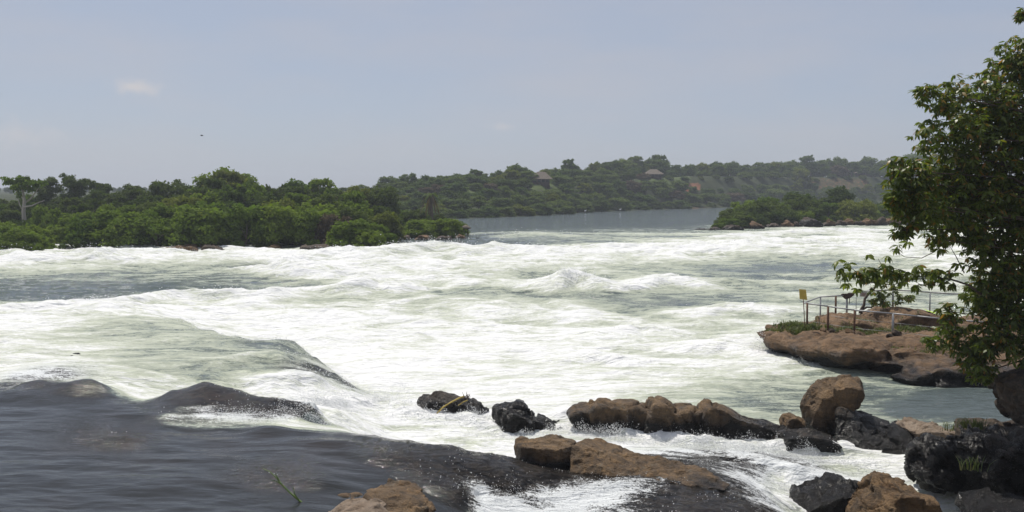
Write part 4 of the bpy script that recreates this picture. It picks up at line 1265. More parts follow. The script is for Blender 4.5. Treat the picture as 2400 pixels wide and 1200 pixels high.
special('tall', 1965, 436, 148, 1.2, 'dark upright tree standing up from the small right island', M_LEAF_DARK)
special('shrub', 2010, 468, 139, 1.1, 'bright green rounded shrub above the small island shore rocks', M_LEAF_OLIVE)

# --- far bank forest
FS_X = [780, 880, 915, 950, 1000, 1050, 1090, 1130, 1160, 1200, 1230, 1260, 1290, 1330, 1370, 1400, 1430, 1480, 1510, 1540, 1570, 1600, 1650, 1680, 1740, 1800, 1900, 2000, 2060, 2100, 2400]
FS_T = [440, 434, 416, 410, 414, 410, 402, 400, 402, 390, 392, 402, 396, 380, 394, 384, 380, 372, 386, 370, 386, 380, 384, 378, 380, 374, 370, 372, 370, 366, 364]
FF_T = [490, 490, 488, 486, 486, 486, 486, 484, 482, 478, 478, 476, 474, 472, 470, 470, 468, 466, 466, 466, 466, 468, 472, 474, 474, 472, 470, 470, 470, 470, 470]
fl = ['%s %s at the water edge of the far bank, %s', '%s %s on the far bank slope, %s', '%s %s on the far bank skyline, %s']
frows = [(3, 0.0), (11, .25), (20, .50), (30, .72), (40, .88), (54, 1.0), (64, .93)]
for ri, (dd, fr) in enumerate(frows):
    px = 800.0 + 13 * (ri % 2)
    while px < 2230:
        Y = ipx(px, FB_PX, FB_Y) + dd + VR.uniform(-2, 2)
        a, b = ipx(px, FS_X, FF_T), ipx(px, FS_X, FS_T)
        pyt = a * (1 - fr) + b * fr + VR.uniform(-5, 8)
        kind = VR.choice(['round', 'round', 'umbrella', 'shrub']) if 0 < ri < 6 else 'shrub'
        front = dd < 27
        if front and 1205 < px < 1300: pyt = max(pyt, 438 + VR.uniform(0, 6))
        if front and 1505 < px < 1605: pyt = max(pyt, 419 + VR.uniform(0, 6))
        if dd < 34 and 1598 < px < 1648: pyt = max(pyt, 447 + VR.uniform(0, 6))
        if dd < 37 and 1880 < px < 2045: pyt = max(pyt, 436 + VR.uniform(-9, 9))
        if front and 1650 < px < 1890: pyt = max(pyt, 424 + 0.10 * (1890 - px) * (1 - fr) + VR.uniform(0, 10))
        skip = (27 < dd < 45) and (1240 < px < 1296 or 1508 < px < 1556)
        p = D(px, pyt, Y)
        zg = land_z(p[0], p[1]) - .3
        h = p[2] - zg
        if h < 1.0 and not skip: h = VR.uniform(1.2, 1.9)
        if skip:
            px += 26; continue
        if h < 3.2: kind = 'shrub'
        if px > 1640 and 36 < dd < 60 and VR.random() < .35: kind = 'tall'
        w = VR.uniform(.95, 1.3) * (1.4 if h < 4 else 1.0)
        u = VR.random()
        leaf = M_LEAF_FAR if u < .74 else M_LEAF_DARK if u < .86 else M_LEAF_OLIVE if u < .95 else M_LEAF_DRY
        gi = 0 if ri == 0 else 1 if ri < 4 else 2
        mk = near_mark(px, MARK_F)
        tree(kind, p[0], p[1], zg, h, w, fl[gi] % (LCOL[leaf.name], {'shrub': 'bush', 'umbrella': 'flat-topped tree', 'tall': 'slender tree', 'round': 'rounded tree'}[kind], mk), 'far bank forest, ' + mk, leaf)
        px += max(26, h * w * FPX / Y * (.80 if kind == 'shrub' else .62 if kind != 'tall' else .42)) + VR.uniform(2, 12)
for kind, px, pyt, dd, w, leaf, lab in [
        ('round', 1212, 384, 46, 1.1, M_LEAF_FAR, 'big domed tree left of the pale-roofed lodge on the far bank'),
        ('umbrella', 1335, 373, 52, .95, M_LEAF_FAR, 'tall layered tree right of the pale-roofed lodge on the skyline'),
        ('umbrella', 1395, 382, 50, 1.0, M_LEAF_OLIVE, 'yellowish open-crowned tree beside the black-green one'),
        ('round', 1432, 375, 50, 1.25, M_LEAF_DARK, 'wide black-green tree on the far skyline'),
        ('umbrella', 1490, 366, 55, .95, M_LEAF_FAR, 'flat-topped tree left of the tallest far skyline tree'),
        ('umbrella', 1543, 363, 56, 1.0, M_LEAF_DARK, 'tallest dark spreading tree above the thatched hut'),
        ('round', 1645, 380, 52, 1.1, M_LEAF_OLIVE, 'yellowish-green crown among dark trees above the earth scar'),
        ('tall', 1400, 376, 58, .5, M_LEAF_FAR, 'thin feathery treetop poking above the far forest'),
        ('umbrella', 1115, 398, 42, 1.1, M_LEAF_FAR, 'broad-crowned tree at the left of the far bank lawn')]:
    Y = ipx(px, FB_PX, FB_Y) + dd
    special(kind, px, pyt, Y, w, lab, leaf)
# distant wood on the left horizon
for i in range(46):
    px = -260 + i * 17 + VR.uniform(-5, 5)
    Y = VR.uniform(330, 430)
    top = ipx(px, [-300, 0, 60, 200, 330, 350, 390, 420, 460, 520], [445, 450, 452, 448, 446, 438, 434, 440, 430, 432]) + VR.uniform(-2, 6)
    p = D(px, top, Y); zg = land_z(p[0], p[1]) - .5
    tree('round', p[0], p[1], zg, max(3, p[2] - zg), VR.uniform(.7, 1.0), 'hazy blue-green tree in the distant wood behind the left island', 'distant wood', M_LEAF_FAR)

# palm near the tip of the left island
pb = D(1012, 515, 112); pb[2] = land_z(pb[0], pb[1])
root = obj('palm_tree', None, label='shaggy palm with brown hanging fronds behind the island tip', cat='palm', loc=pb)
ptop = D(1010, 456, 112) - pb
mb = MB(); mb.tube([(0, 0, -.3), ptop * .5, ptop], [.28, .22, .2], 8)
obj('trunk', mb.mesh('trunk'), M_BARK, root)
for k in range(18):
    a = k * 2.399; e = 1.0 - k * .11
    pts = []
    for t in np.linspace(0, 1, 6):
        rr = 1.6 * t; zz = math.sin(e) * 1.5 * t - 1.5 * t * t * (1 + .4 * (e < 0))
        pts.append(ptop + np.array((math.cos(a) * rr * math.cos(e * .6), math.sin(a) * rr * math.cos(e * .6), zz)))
    pts = np.array(pts); sd = np.array((-math.sin(a), math.cos(a), 0)) * .16
    wv = np.sin(np.linspace(.25, 3.1, 6))[:, None]
    V = np.concatenate([pts - sd * wv, pts + sd * wv + (0, 0, -.05)])
    Q = np.array([(i, i + 1, i + 7, i + 6) for i in range(5)])
    obj('frond', mesh_np('frond', V, Q, fattrs={'tint': np.full(5, .5)}), M_LEAF_DRY if e < .1 else M_LEAF_DARK, root)

# ------------------------------------------------------------------ lodges on the far bank
M_THATCH = mat_plain('weathered_thatch', (0.10, 0.082, 0.064), (0.19, 0.155, 0.12), 3, .95, 0, .6, .05)
M_WOODWALL = mat_plain('dark_timber_wall', (0.045, 0.026, 0.020), (0.085, 0.05, 0.038), 3, .85)
M_WHITE = mat_plain('white_paint', (0.70, 0.69, 0.66), (0.78, 0.77, 0.74), 4, .6)
M_GLASSY = mat_plain('dark_opening', (0.012, 0.012, 0.014), (0.02, 0.02, 0.022), 4, .25)


def lodge(px, pyb, Y, wid, dep, hw, hr, label, nposts=4):
    b = D(px, pyb, Y)
    root = obj('thatched_lodge', None, label=label, cat='lodge', loc=b)
    mb = MB(); mb.box((-wid / 2, -dep / 2, -1.2), (wid / 2, dep / 2, hw)); obj('wall', mb.mesh('wall', False), M_WOODWALL, root)
    o = .8
    v = [(-wid / 2 - o, -dep / 2 - o, hw - .15), (wid / 2 + o, -dep / 2 - o, hw - .15), (wid / 2 + o, dep / 2 + o, hw - .15), (-wid / 2 - o, dep / 2 + o, hw - .15), (-wid * .22, 0, hw + hr), (wid * .22, 0, hw + hr)]
    obj('roof', mesh_np('roof', v, [np.array([(0, 1, 5, 4), (2, 3, 4, 5), (0, 3, 2, 1)]), np.array([(1, 2, 5), (3, 0, 4)])], smooth=False), M_THATCH, root)
    for i in range(nposts):
        x = -wid / 2 + wid * (i + .5) / nposts
        mb = MB(); mb.box((x - wid / nposts * .3, -dep / 2 - .06, .4), (x + wid / nposts * .3, -dep / 2 - .01, hw - .4)); obj('window', mb.mesh('window', False), M_GLASSY, root)
        mb = MB(); mb.tube([(x - wid / nposts * .5, -dep / 2 - o + .1, -1), (x - wid / nposts * .5, -dep / 2 - o + .1, hw - .1)], .09, 6); obj('post', mb.mesh('post'), M_WOODWALL, root)
    return root


lodge(1268, 431, ipx(1268, FB_PX, FB_Y) + 34, 4.2, 3.5, 1.35, 1.7, 'pale-roofed thatched lodge among trees on the far bank')
lodge(1531, 417, ipx(1531, FB_PX, FB_Y) + 36, 4.6, 4, 1.3, 1.5, 'dark thatched hut under the tall spreading tree on the far bank')
lodge(2024, 411, ipx(2024, FB_PX, FB_Y) + 42, 5.5, 4, 1.2, .9, 'small pale roof above the red earth cliff', 3)
# viewing shelter on posts at the tip of the left island
sb = D(1090, 556, 101); sb[2] = 1.3
root = obj('thatch_shelter', None, label='tiny thatched shelter on thin posts at the tip of the left island', cat='shelter', loc=sb)
for dx, dy in ((-.15, 0), (.30, 0), (-.15, .7), (.30, .7)):
    mb = MB(); mb.tube([(dx, dy, -.4), (dx + .02, dy, 1.15)], .035, 6); obj('post', mb.mesh('post'), M_BARK_DARK, root)
mb = MB(); mb.tube([(.08, .35, 1.05), (.08, .35, 1.25), (.08, .35, 1.5)], [.62, .5, .08], 9); obj('roof', mb.mesh('roof'), M_THATCH, root)
mb = MB(); mb.tube([(-1.4, .1, 1.25), (-.6, .1, 1.3), (.0, .1, 1.22)], .05, 6); obj('beam', mb.mesh('beam'), M_BARK_DARK, root)

# ------------------------------------------------------------------ railing, sign and things on the rock platform
M_STEEL = mat_plain('galvanised_pipe', (0.30, 0.30, 0.30), (0.42, 0.42, 0.42), 20, .55, .4, .2, .003)
M_RUST = mat_plain('rusty_post', (0.10, 0.05, 0.03), (0.20, 0.11, 0.065), 20, .75, .3, .3, .004)
M_YELLOW = mat_plain('yellow_sign_paint', (0.42, 0.30, 0.05), (0.52, 0.38, 0.07), 9, .55, 0, .1, .003)
M_CLOTH = mat_plain('dark_rag', (0.06, 0.035, 0.03), (0.12, 0.08, 0.07), 20, .95, 0, .5, .01)
M_LIME = mat_plain('lime_cloth', (0.42, 0.62, 0.05), (0.55, 0.72, 0.08), 12, .8, 0, .3, .01)
M_SIGNRED = mat_plain('red_lettering', (0.35, 0.05, 0.04), (0.42, 0.07, 0.05), 20, .6)
dgp = bpy.context.evaluated_depsgraph_get()
plat_base = np.array(plat.location)


def plat_z(x, y, default=1.2):
    ok, loc, no, idx = plat.ray_cast(Vector((x, y, 8)) - plat.location, Vector((0, 0, -1)))
    return loc.z + plat.location.z if ok else default


def rail_thing(label, corners, posts, mat_post):
    """corners: (px,py,Y) along the top rail; posts: (px, py_top, py_bot, Y, radius)"""
    c0 = D(*corners[0]); base = np.array((c0[0], c0[1], plat_z(c0[0], c0[1])))
    root = obj('railing', None, label=label, cat='railing', loc=base)
    P = [D(*c) for c in corners]
    for a, b in zip(P[:-1], P[1:]):
        mb = MB(); mb.tube([a - base, b - base], .030, 8); obj('top_rail', mb.mesh('top_rail'), M_STEEL, root)
    for px, yt, yb, Y, r, mt in posts:
        t = D(px, yt, Y)
        zb = min(plat_z(t[0], t[1]), t[2] - .5)
        mb = MB(); mb.tube([t - base, np.array((t[0] + .015, t[1], zb - .12)) - base], r, 8)
        obj('post', mb.mesh('post'), mt, root)
    # thin tie wires
    for k, zz in enumerate((.35, .7)):
        mb = MB()
        for a, b in zip(P[:-1], P[1:]):
            mb.tube([a - base - (0, 0, zz), b - base - (0, 0, zz)], .006, 4)
        obj('wire', mb.mesh('wire'), M_STEEL, root)
    return root


rail_thing('front grey pipe railing on rusty posts along the platform edge',
           [(1884, 710, 35.4), (1941, 718, 34.8), (2003, 727, 34.2), (2093, 735, 33.8), (2150, 741, 33.6), (2225, 749, 33.4), (2330, 757, 33.2)],
           [(1892, 710, 761, 35.3, .04, M_RUST), (1941, 718, 773, 34.8, .045, M_RUST), (2003, 727, 785, 34.2, .042, M_RUST), (2093, 735, 780, 33.8, .045, M_STEEL), (2222, 749, 800, 33.4, .04, M_RUST)], M_RUST)
rail_thing('rear pipe railing along the outer rim of the platform above the rapids',
           [(1884, 710, 35.4), (1922, 696, 38.2), (1985, 692, 38.8), (2015, 683, 39.5), (2093, 679, 39.0), (2180, 685, 38.6), (2290, 692, 38.2)],
           [(1923, 696, 737, 38.2, .035, M_STEEL), (1959, 694, 738, 38.5, .045, M_RUST), (1985, 692, 740, 38.8, .045, M_STEEL), (2007, 686, 728, 39.3, .015, M_STEEL), (2093, 679, 714, 39.0, .045, M_STEEL), (2180, 685, 724, 38.6, .03, M_STEEL)], M_STEEL)
# yellow sign
b = D(1888, 762, 35.0); b[2] = plat_z(b[0], b[1])
root = obj('sign', None, label='blank yellow board on a thin pole at the platform corner', cat='sign', loc=b)
t = D(1882, 690, 35.0)
mb = MB(); mb.tube([(0, 0, -.12), t - b], .016, 6); obj('pole', mb.mesh('pole'), M_RUST, root)
q = [D(1873, 678, 34.95), D(1889, 679, 34.85), D(1892, 703, 34.85), D(1874.5, 701, 34.95)]
mb = MB(); mb.quadbox([p - b for p in q] + [p - b + (0, .02, 0) for p in q]); obj('board', mb.mesh('board', False), M_YELLOW, root)
# small white notice with red lettering on the rear rail
b = D(2023, 690, 39.2)
root = obj('notice_board', None, label='small white notice with worn red lettering on the rear railing', cat='sign', loc=b)
q = [D(2015, 684, 39.2), D(2033, 684, 39.2), D(2033, 696, 39.2), D(2015, 695, 39.2)]
mb = MB(); mb.quadbox([p - b for p in q] + [p - b + (0, .015, 0) for p in q]); obj('board', mb.mesh('board', False), M_WHITE, root)
for i in range(3):
    a, c = D(2019, 687 + i * 2.6, 39.19) - b, D(2030 - i * 2, 688 + i * 2.6, 39.19) - b
    mb = MB(); mb.box((a[0], a[1] - .006, c[2] - .012), (c[0], a[1] - .001, c[2] + .006)); obj('lettering', mb.mesh('lettering', False), M_SIGNRED, root)
# rag on the rail
rg = np.random.RandomState(4)
b = D(1986, 692, 38.75)
pts = [b + rg.normal(size=3) * (.13, .05, .07) for _ in range(26)] + [D(1993, 688, 38.75), D(1976, 694, 38.75), D(1982, 703, 38.75)]
o = rock('rag', [pts], M_CLOTH, 'bundled dark rag tied over the rear railing', .02, None, .1, .10, cat='rag', chisel=0)
pts = [D(1991, 692, 38.72), D(1992.5, 692, 38.72), D(1991, 716, 38.72), D(1990, 716, 38.72), D(1991, 700, 38.68)]
o = rock('strap', [pts], M_CLOTH, 'dark strap hanging from the rag on the rear railing', .012, None, .1, .05, cat='strap', chisel=0)
# lime cloth on the rock
b = D(2184, 723, 37.6); zc = plat_z(b[0], b[1])
gxx, gyy = np.meshgrid(np.linspace(-.28, .28, 15), np.linspace(-.3, .3, 15))
vz = .05 + .05 * fbm(gxx * 5, gyy * 5, 2.0, 3)
V = []
for x_, y_, z_ in zip(gxx.ravel(), gyy.ravel(), vz.ravel()):
    V.append((x_, y_, plat_z(b[0] + x_, b[1] + y_, zc) - zc + z_))
ii = np.arange(14 * 15).reshape(14, 15)[:, :-1].ravel()
obj('cloth', mesh_np('cloth', V, np.stack([ii, ii + 1, ii + 16, ii + 15], -1)), M_LIME, label='lime-yellow cloth spread on the platform dome', cat='cloth', loc=(b[0], b[1], zc))
# stones heaped round the post feet
for i, (px, py, r, Y, lab, mt) in enumerate([
        (1930, 778, .15, 34.5, 'small rubble stone left of the second front railing post', M_ROCK_RED), (1948, 775, .16, 34.6, 'pale stone right of the second front railing post', M_ROCK_GREY),
        (1992, 789, .20, 34.0, 'flat stone left of the third front railing post', M_ROCK_RED), (2014, 788, .19, 34.0, 'flat stone right of the third front railing post', M_ROCK_RED),
        (2085, 788, .17, 33.6, 'broken concrete lump at the steel post foot', M_ROCK_GREY), (2102, 782, .22, 33.7, 'dark square lump beside the steel post foot', M_ROCK_GREY),
        (1920, 739, .16, 38.0, 'stone at the foot of the first rear railing post', M_ROCK_RED), (1932, 738, .15, 38.0, 'second stone beside the first rear railing post', M_ROCK_RED)]):
    c = D(px, py, Y); c[2] = plat_z(c[0], c[1]) + r * .35
    pts = [c + v * r * np.array((1.2, 1, .8)) for v in [w / np.linalg.norm(w) * (.75 + .3 * rg.rand()) for w in rg.normal(size=(14, 3))]]
    rock('stone', [pts], mt, lab, .03, None, .1, .06, smooth=1, cat='stone', group='stones at the railing posts')


# ------------------------------------------------------------------ grass and reeds
def blades_mesh(name, spots, rng):
    """spots: (x,y,z,height,width)"""
    V, F, T = [], [], []
    for x, y, z, h, w in spots:
        a = rng.rand() * 6.283; lean = h * (.15 + .6 * rng.rand())
        dx, dy = math.cos(a) * lean, math.sin(a) * lean
        sx, sy = -math.sin(a) * w, math.cos(a) * w
        n = len(V)
        for t, k in ((0, 1), (.45, .8), (.8, .45), (1, .05)):
            cx, cy, cz = x + dx * t * t, y + dy * t * t, z + h * t * (1 - .25 * t * t)
            V += [(cx - sx * k, cy - sy * k, cz), (cx + sx * k, cy + sy * k, cz)]
        for i in range(3):
            F.append((n + 2 * i, n + 2 * i + 1, n + 2 * i + 3, n + 2 * i + 2)); T.append(rng.rand())
    return mesh_np(name, V, np.array(F), fattrs={'tint': np.array(T)}, smooth=False)


gr = np.random.RandomState(8)
spots = []
for cx, cy, Y, rx, ry, n, h in [(1850, 757, 36.2, .9, .5, 700, .30), (1890, 766, 35.2, .7, .35, 700, .38), (1915, 768, 35.2, .6, .3, 400, .22), (1870, 760, 36.4, .7, .6, 400, .34),
                                (1985, 778, 35.0, 1.1, .30, 800, .17), (2050, 778, 35.0, 1.3, .3, 800, .18), (2140, 760, 35.6, .7, .4, 600, .3), (2030, 765, 36.0, .8, .3, 200, .12), (2105, 845, 32.2, .25, .15, 140, .2), (2180, 850, 31.8, .4, .2, 160, .2)]:
    c = D(cx, cy, Y)
    for _ in range(n):
        x, y = c[0] + gr.normal() * rx * .5, c[1] + gr.normal() * ry * .5
        z = plat_z(x, y, -9)
        if z > .3:
            spots.append((x, y, z - .02, h * .72 * (.35 + gr.rand()), .010 + .008 * gr.rand()))
obj('grass', blades_mesh('grass', spots, gr), M_GRASS, label='short green grass in the hollows of the rock platform', cat='grass', kind='stuff')
for nm, px, py, Y, n, h, lab in [('grass_tuft', 2275, 1102, 18.6, 34, .36, 'bright green grass tuft sprouting from the shaded dark rock'),
                                 ('grass_tuft', 2262, 1004, 22.2, 60, .34, 'thin grass tuft on the flat grey-brown stone, left one'),
                                 ('grass_tuft', 2292, 1005, 22.0, 90, .30, 'thicker grass tuft right of the thin one on the flat stone'),
                                 ('grass_tuft', 2225, 1010, 23.2, 30, .34, 'sparse dry grass beside the flat pale tan stone')]:
    c = D(px, py, Y)
    sp = [(gr.normal() * .10, gr.normal() * .06, 0, h * (.5 + .7 * gr.rand()), .008 + .006 * gr.rand()) for _ in range(n)]
    obj(nm, blades_mesh('blades', sp, gr), M_GRASS, label=lab, cat='grass', loc=c)


def ribbon(mb, pts, w):
    mb.tube(pts, w, 6)


# green reed by the pool
M_REEDGREEN = mat_plain('green_reed', (0.13, 0.21, 0.04), (0.20, 0.28, 0.06), 12, .5)
b = D(722, 1192, 14.9)
root = obj('reed', None, label='long green reed leaning left out of the near stones', cat='reed', loc=b)
mb = MB(); mb.tube([D(a, c, 14.9) - b for a, c in [(735, 1205), (722, 1190), (700, 1172), (680, 1155), (660, 1135), (648, 1120), (632, 1105), (616, 1098)]], [.02, .019, .017, .015, .013, .010, .007, .003], 6)
obj('stem', mb.mesh('stem'), M_REEDGREEN, root)
for pts in ([(700, 1172), (690, 1158), (688, 1144), (683, 1142)], [(660, 1135), (648, 1128), (632, 1124)], [(655, 1128), (648, 1116), (646, 1108)], [(722, 1190), (735, 1182), (742, 1192)]):
    P3 = np.array([D(a, c, 14.88) - b for a, c in pts])
    wv = np.linspace(1, .1, len(P3))[:, None] * np.array((.012, 0, .010))
    n = len(P3)
    obj('blade', mesh_np('blade', np.concatenate([P3 - wv, P3 + wv]), np.array([(i, i + 1, i + 1 + n, i + n) for i in range(n - 1)]), fattrs={'tint': np.full(n - 1, .8)}), M_REEDGREEN, root)
# dry reed draped on the log-shaped boulder
M_REED = mat_plain('yellow_dry_reed', (0.38, 0.27, 0.05), (0.50, 0.38, 0.09), 12, .6)
b = D(1055, 948, 25.1)
root = obj('dry_reed', None, label='bent yellow dry reed stalk lying over the log-shaped boulder', cat='reed', loc=b)
for pts, r in (([(1022, 971), (1040, 953), (1060, 941), (1080, 931), (1088, 929)], .022), ([(1055, 966), (1072, 952), (1086, 942), (1096, 938)], .014)):
    mb = MB(); mb.tube([D(a, c, 25.2 + .006 * (a - 1022)) - b for a, c in pts], r, 6); obj('stalk', mb.mesh('stalk'), M_REED, root)
mb = MB()
for _ in range(22):
    p0 = D(1092 + gr.uniform(-5, 5), 931 + gr.uniform(-3, 4), 25.6)
    mb.tube([p0 - b, p0 + gr.normal(size=3) * (.09, .05, .06) - b], [.014, .004], 4)
obj('root_clump', mb.mesh('root_clump'), M_CLOTH, root)

# ------------------------------------------------------------------ near tree on the right
def leaf_shape(L=.14, Wd=.056, droop=.35):
    """folded, drooping pointed leaf growing along +x"""
    xs = np.array((0, .12, .38, .68, .88, 1.0)) * L
    hw = np.array((.06, .55, 1.0, .82, .42, .02)) * Wd * .5
    zs = -droop * L * (xs / L) ** 2
    V = []
    for x, w, z in zip(xs, hw, zs):
        V += [(x, -w, z + w * .35), (x, 0, z), (x, w, z + w * .35)]
    F = []
    for i in range(5):
        F += [(3 * i, 3 * i + 1, 3 * i + 4, 3 * i + 3), (3 * i + 1, 3 * i + 2, 3 * i + 5, 3 * i + 4)]
    return np.array(V), np.array(F)


TY = 1.22
LV, LF = leaf_shape(.14 * TY, .060 * TY)
LV1 = np.array([(0, -.004, 0), (0, .004, 0), (.30, -.5 * .36, -.03), (.30, .5 * .36, -.03), (.70, -.5 * .30, -.17), (.70, .5 * .30, -.17), (1, -.005, -.35), (1, .005, -.35)]) * (.14 * TY)
LF1 = np.array([(0, 1, 3, 2), (2, 3, 5, 4), (4, 5, 7, 6)])
tr = np.random.RandomState(21)


def frame_from(d, roll, rng):
    d = d / np.linalg.norm(d)
    up = np.array((0, 0, 1.0)) if abs(d[2]) < .95 else np.array((1.0, 0, 0))
    s = np.cross(up, d); s /= np.linalg.norm(s)
    n = np.cross(d, s)
    c, si = math.cos(roll), math.sin(roll)
    return np.stack([d, s * c + n * si, n * c - s * si], 1)     # columns


def rosette(c, rng, n, scale, hang=.5):
    """leaf placements (R, t, s) of one whorl"""
    out = []
    a0 = rng.rand() * 6.283
    for k in range(n):
        a = a0 + k * 2.399
        el = rng.uniform(-.85, .45) - hang * .35
        d = np.array((math.cos(a) * math.cos(el), math.sin(a) * math.cos(el), math.sin(el)))
        out.append((frame_from(d, rng.normal() * .5, rng), c + d * .012, scale * rng.uniform(.7, 1.2)))
    return out


# crown lobes: px, py, radius px, distance, density
LOBES = [(2375, 150, 66, 18.6, 1.0), (2305, 245, 78, 18.3, 1.0), (2215, 225, 52, 17.6, .8), (2170, 215, 26, 17.4, .7), (2180, 320, 46, 17.3, .5), (2255, 360, 95, 17.8, 1.1), (2135, 425, 58, 17.0, 1.0), (2110, 400, 34, 16.9, .8),
         (2150, 485, 66, 17.0, 1.1), (2100, 470, 30, 16.9, .8), (2245, 470, 105, 17.8, 1.2), (2350, 300, 105, 18.4, 1.2), (2350, 440, 120, 18.2, 1.2), (2430, 230, 130, 19, 1.0), (2440, 480, 150, 18.8, 1.0), (2340, 585, 82, 18, 1.1), (2280, 560, 40, 17.6, .8), (2115, 540, 22, 16.9, .7),
         (2310, 690, 58, 18.2, 1.0), (2370, 690, 95, 18.2, 1.2), (2235, 790, 50, 18.6, .9), (2225, 730, 26, 18.6, .7), (2290, 830, 52, 18.4, .9), (2300, 875, 28, 18.2, .9), (2350, 790, 60, 18, 1.0), (2440, 680, 110, 18.6, 1.0), (2430, 800, 70, 18.2, .8), (2180, 800, 18, 18.8, .7), (2200, 560, 28, 17.2, .6), (2395, 30, 12, 17.5, .9)]
tb = np.array((15.4, 22.6, 1.3))
root = obj('leafy_tree', None, label='large glossy-leaved tree overhanging the right side of the river', cat='tree', loc=tb)
# limbs
limb = MB()
Ttop = np.array((15.0, 22.4, 7.0))
limb.tube(np.array([tb - (0, 0, .6), tb + (-.05, 0, 1.2), (15.2, 22.5, 4.4), Ttop, (14.8, 22.4, 9.8)]) - tb, [.30, .25, .21, .16, .05], 10)
tips = []
PL = []
for px, py, r, Y, dens in LOBES:
    Y = Y * TY
    c = D(px, py, Y); R = r / FPX * Y
    z0 = np.clip(c[2] - .8, 2.5, 9.0)
    st = np.array((np.interp(z0, [1.3, 7.0, 9.8], [15.4, 15.0, 14.8]), 22.5, z0))
    mid = (st + c) / 2 + tr.normal(size=3) * .12 + (0, 0, .15)
    limb.tube(np.array([st, (st + mid) / 2 + tr.normal(size=3) * .2, mid, c]) - tb, [.05, .036, .024, .010], 6)
    nt = int(max(4, dens * 240 * R ** 2 + dens * 16))
    for _ in range(nt):
        d = tr.normal(size=3); d /= np.linalg.norm(d)
        k = tr.rand() ** .45
        tip = c + d * R * k * np.array((1, 1.1, 1))
        if tr.rand() < .14:
            s0 = c + (tip - c) * .25 + tr.normal(size=3) * .04
            limb.tube(np.array([s0, (s0 + tip) / 2 + (0, 0, .05), tip]) - tb, [.012, .008, .004], 4, cap=False)
        PL += rosette(tip, tr, tr.randint(7, 12), tr.uniform(.75, 1.15))
ROS = [(1962, 612), (1990, 618), (2035, 597), (2100, 583), (2080, 600), (1975, 636), (1995, 640), (2015, 634), (2030, 628), (2030, 650), (2050, 640), (2060, 655), (2075, 630), (2088, 622), (2090, 648), (2110, 640),
       (2120, 660), (2140, 645), (2152, 625), (2150, 668), (2170, 640), (2185, 635), (2200, 632), (2205, 655), (2180, 660), (2225, 640), (2230, 665), (2205, 585), (2215, 560), (2128, 568), (2012, 655), (1985, 664), (2010, 677), (2105, 575), (2245, 618)]
for x, y in ROS[5:27]:
    for _ in range(3):
        PL += rosette(D(x + tr.normal() * 9, y + tr.normal() * 7, TY * (17.9 - .0012 * (2300 - x)) + tr.normal() * .2), tr, 8, 1.05, .9)
obj('trunk', limb.mesh('trunk'), M_BARK_DARK, root)
Rm = np.array([p[0] for p in PL]); Tm = np.array([p[1] for p in PL]); Sm = np.array([p[2] for p in PL])
V = np.einsum('nij,vj->nvi', Rm * Sm[:, None, None], LV1) + Tm[:, None, :] - tb
F = (LF1[None] + (np.arange(len(PL)) * len(LV1))[:, None, None]).reshape(-1, 4)
obj('foliage', mesh_np('foliage', V.reshape(-1, 3), F, fattrs={'tint': np.repeat(tr.rand(len(PL)), len(LF1))}, smooth=True), M_LEAF_NEAR, root, kind='stuff')
# low branch reaching left over the platform: leaves picked apart one by one
lb = MB()
BR = [[(2300, 690), (2270, 668), (2230, 655), (2190, 650), (2150, 648), (2100, 640), (2070, 628), (2058, 606)], [(2190, 650), (2150, 654), (2120, 660), (2090, 668)], [(2150, 648), (2110, 632), (2060, 622)],
      [(2100, 640), (2050, 630), (2005, 636), (1975, 612)], [(2230, 655), (2200, 668), (2160, 668), (2130, 652)], [(2090, 668), (2040, 662), (2010, 650)],
      [(2230, 555), (2190, 590), (2160, 605), (2120, 602), (2095, 585)], [(2260, 640), (2240, 600), (2225, 575)]]
for b in BR:
    n = len(b)
    lb.tube([D(x, y, TY * (17.9 - .0012 * (2300 - x))) - tb for x, y in b], np.linspace(.030 if n > 6 else .014, .005, n), 6)
obj('branch', lb.mesh('branch'), M_BARK_DARK, root)
leaf_me = [mesh_np('leaf', LV, LF, fattrs={'tint': np.full(len(LF), t)}) for t in (.25, .55, .8)]
from mathutils import Matrix
nl = 0
for x, y in ROS:
    c = D(x, y, TY * (17.9 - .0012 * (2300 - x)) + tr.uniform(-.15, .15)) - tb
    for R, t, s in rosette(c, tr, 8, 1.1, .9):
        if nl >= 290: break
        o = obj('leaf', leaf_me[nl % 3], M_LEAF_NEAR, root)
        M4 = Matrix([list(R[i] * s) + [t[i]] for i in range(3)] + [[0, 0, 0, 1]])
        o.matrix_local = M4
        nl += 1

# sapling on the platform
sb = D(2018, 727, 38.4); sb[2] = plat_z(sb[0], sb[1], 1.2)
root = obj('sapling', None, label='crooked little tree growing behind the notice on the platform', cat='tree', loc=sb)
mb = MB()
mb.tube([D(a, c, 38.4) - sb for a, c in [(2017, 735), (2018, 727), (2025, 715), (2027, 700), (2040, 684), (2058, 668), (2075, 655)]], [.09, .075, .06, .055, .045, .03, .015], 7)
mb.tube([D(a, c, 38.4) - sb for a, c in [(2020, 726), (2032, 720), (2042, 721), (2050, 716)]], [.05, .04, .03, .015], 6)
obj('trunk', mb.mesh('trunk'), M_BARK_DARK, root)
PL = []
for a, c, r in [(2060, 695, 16), (2075, 690, 18), (2055, 660, 20), (2080, 655, 22), (2040, 640, 16), (2095, 675, 16), (2110, 700, 10), (2130, 698, 8), (2045, 705, 8), (2070, 705, 12), (2020, 642, 10), (2100, 645, 14)]:
    for _ in range(9):
        PL += rosette(D(a + tr.normal() * r * .5, c + tr.normal() * r * .5, 38.4 + tr.normal() * .25) - sb, tr, 8, tr.uniform(.9, 1.3))
Rm = np.array([p[0] for p in PL]); Tm = np.array([p[1] for p in PL]); Sm = np.array([p[2] for p in PL])
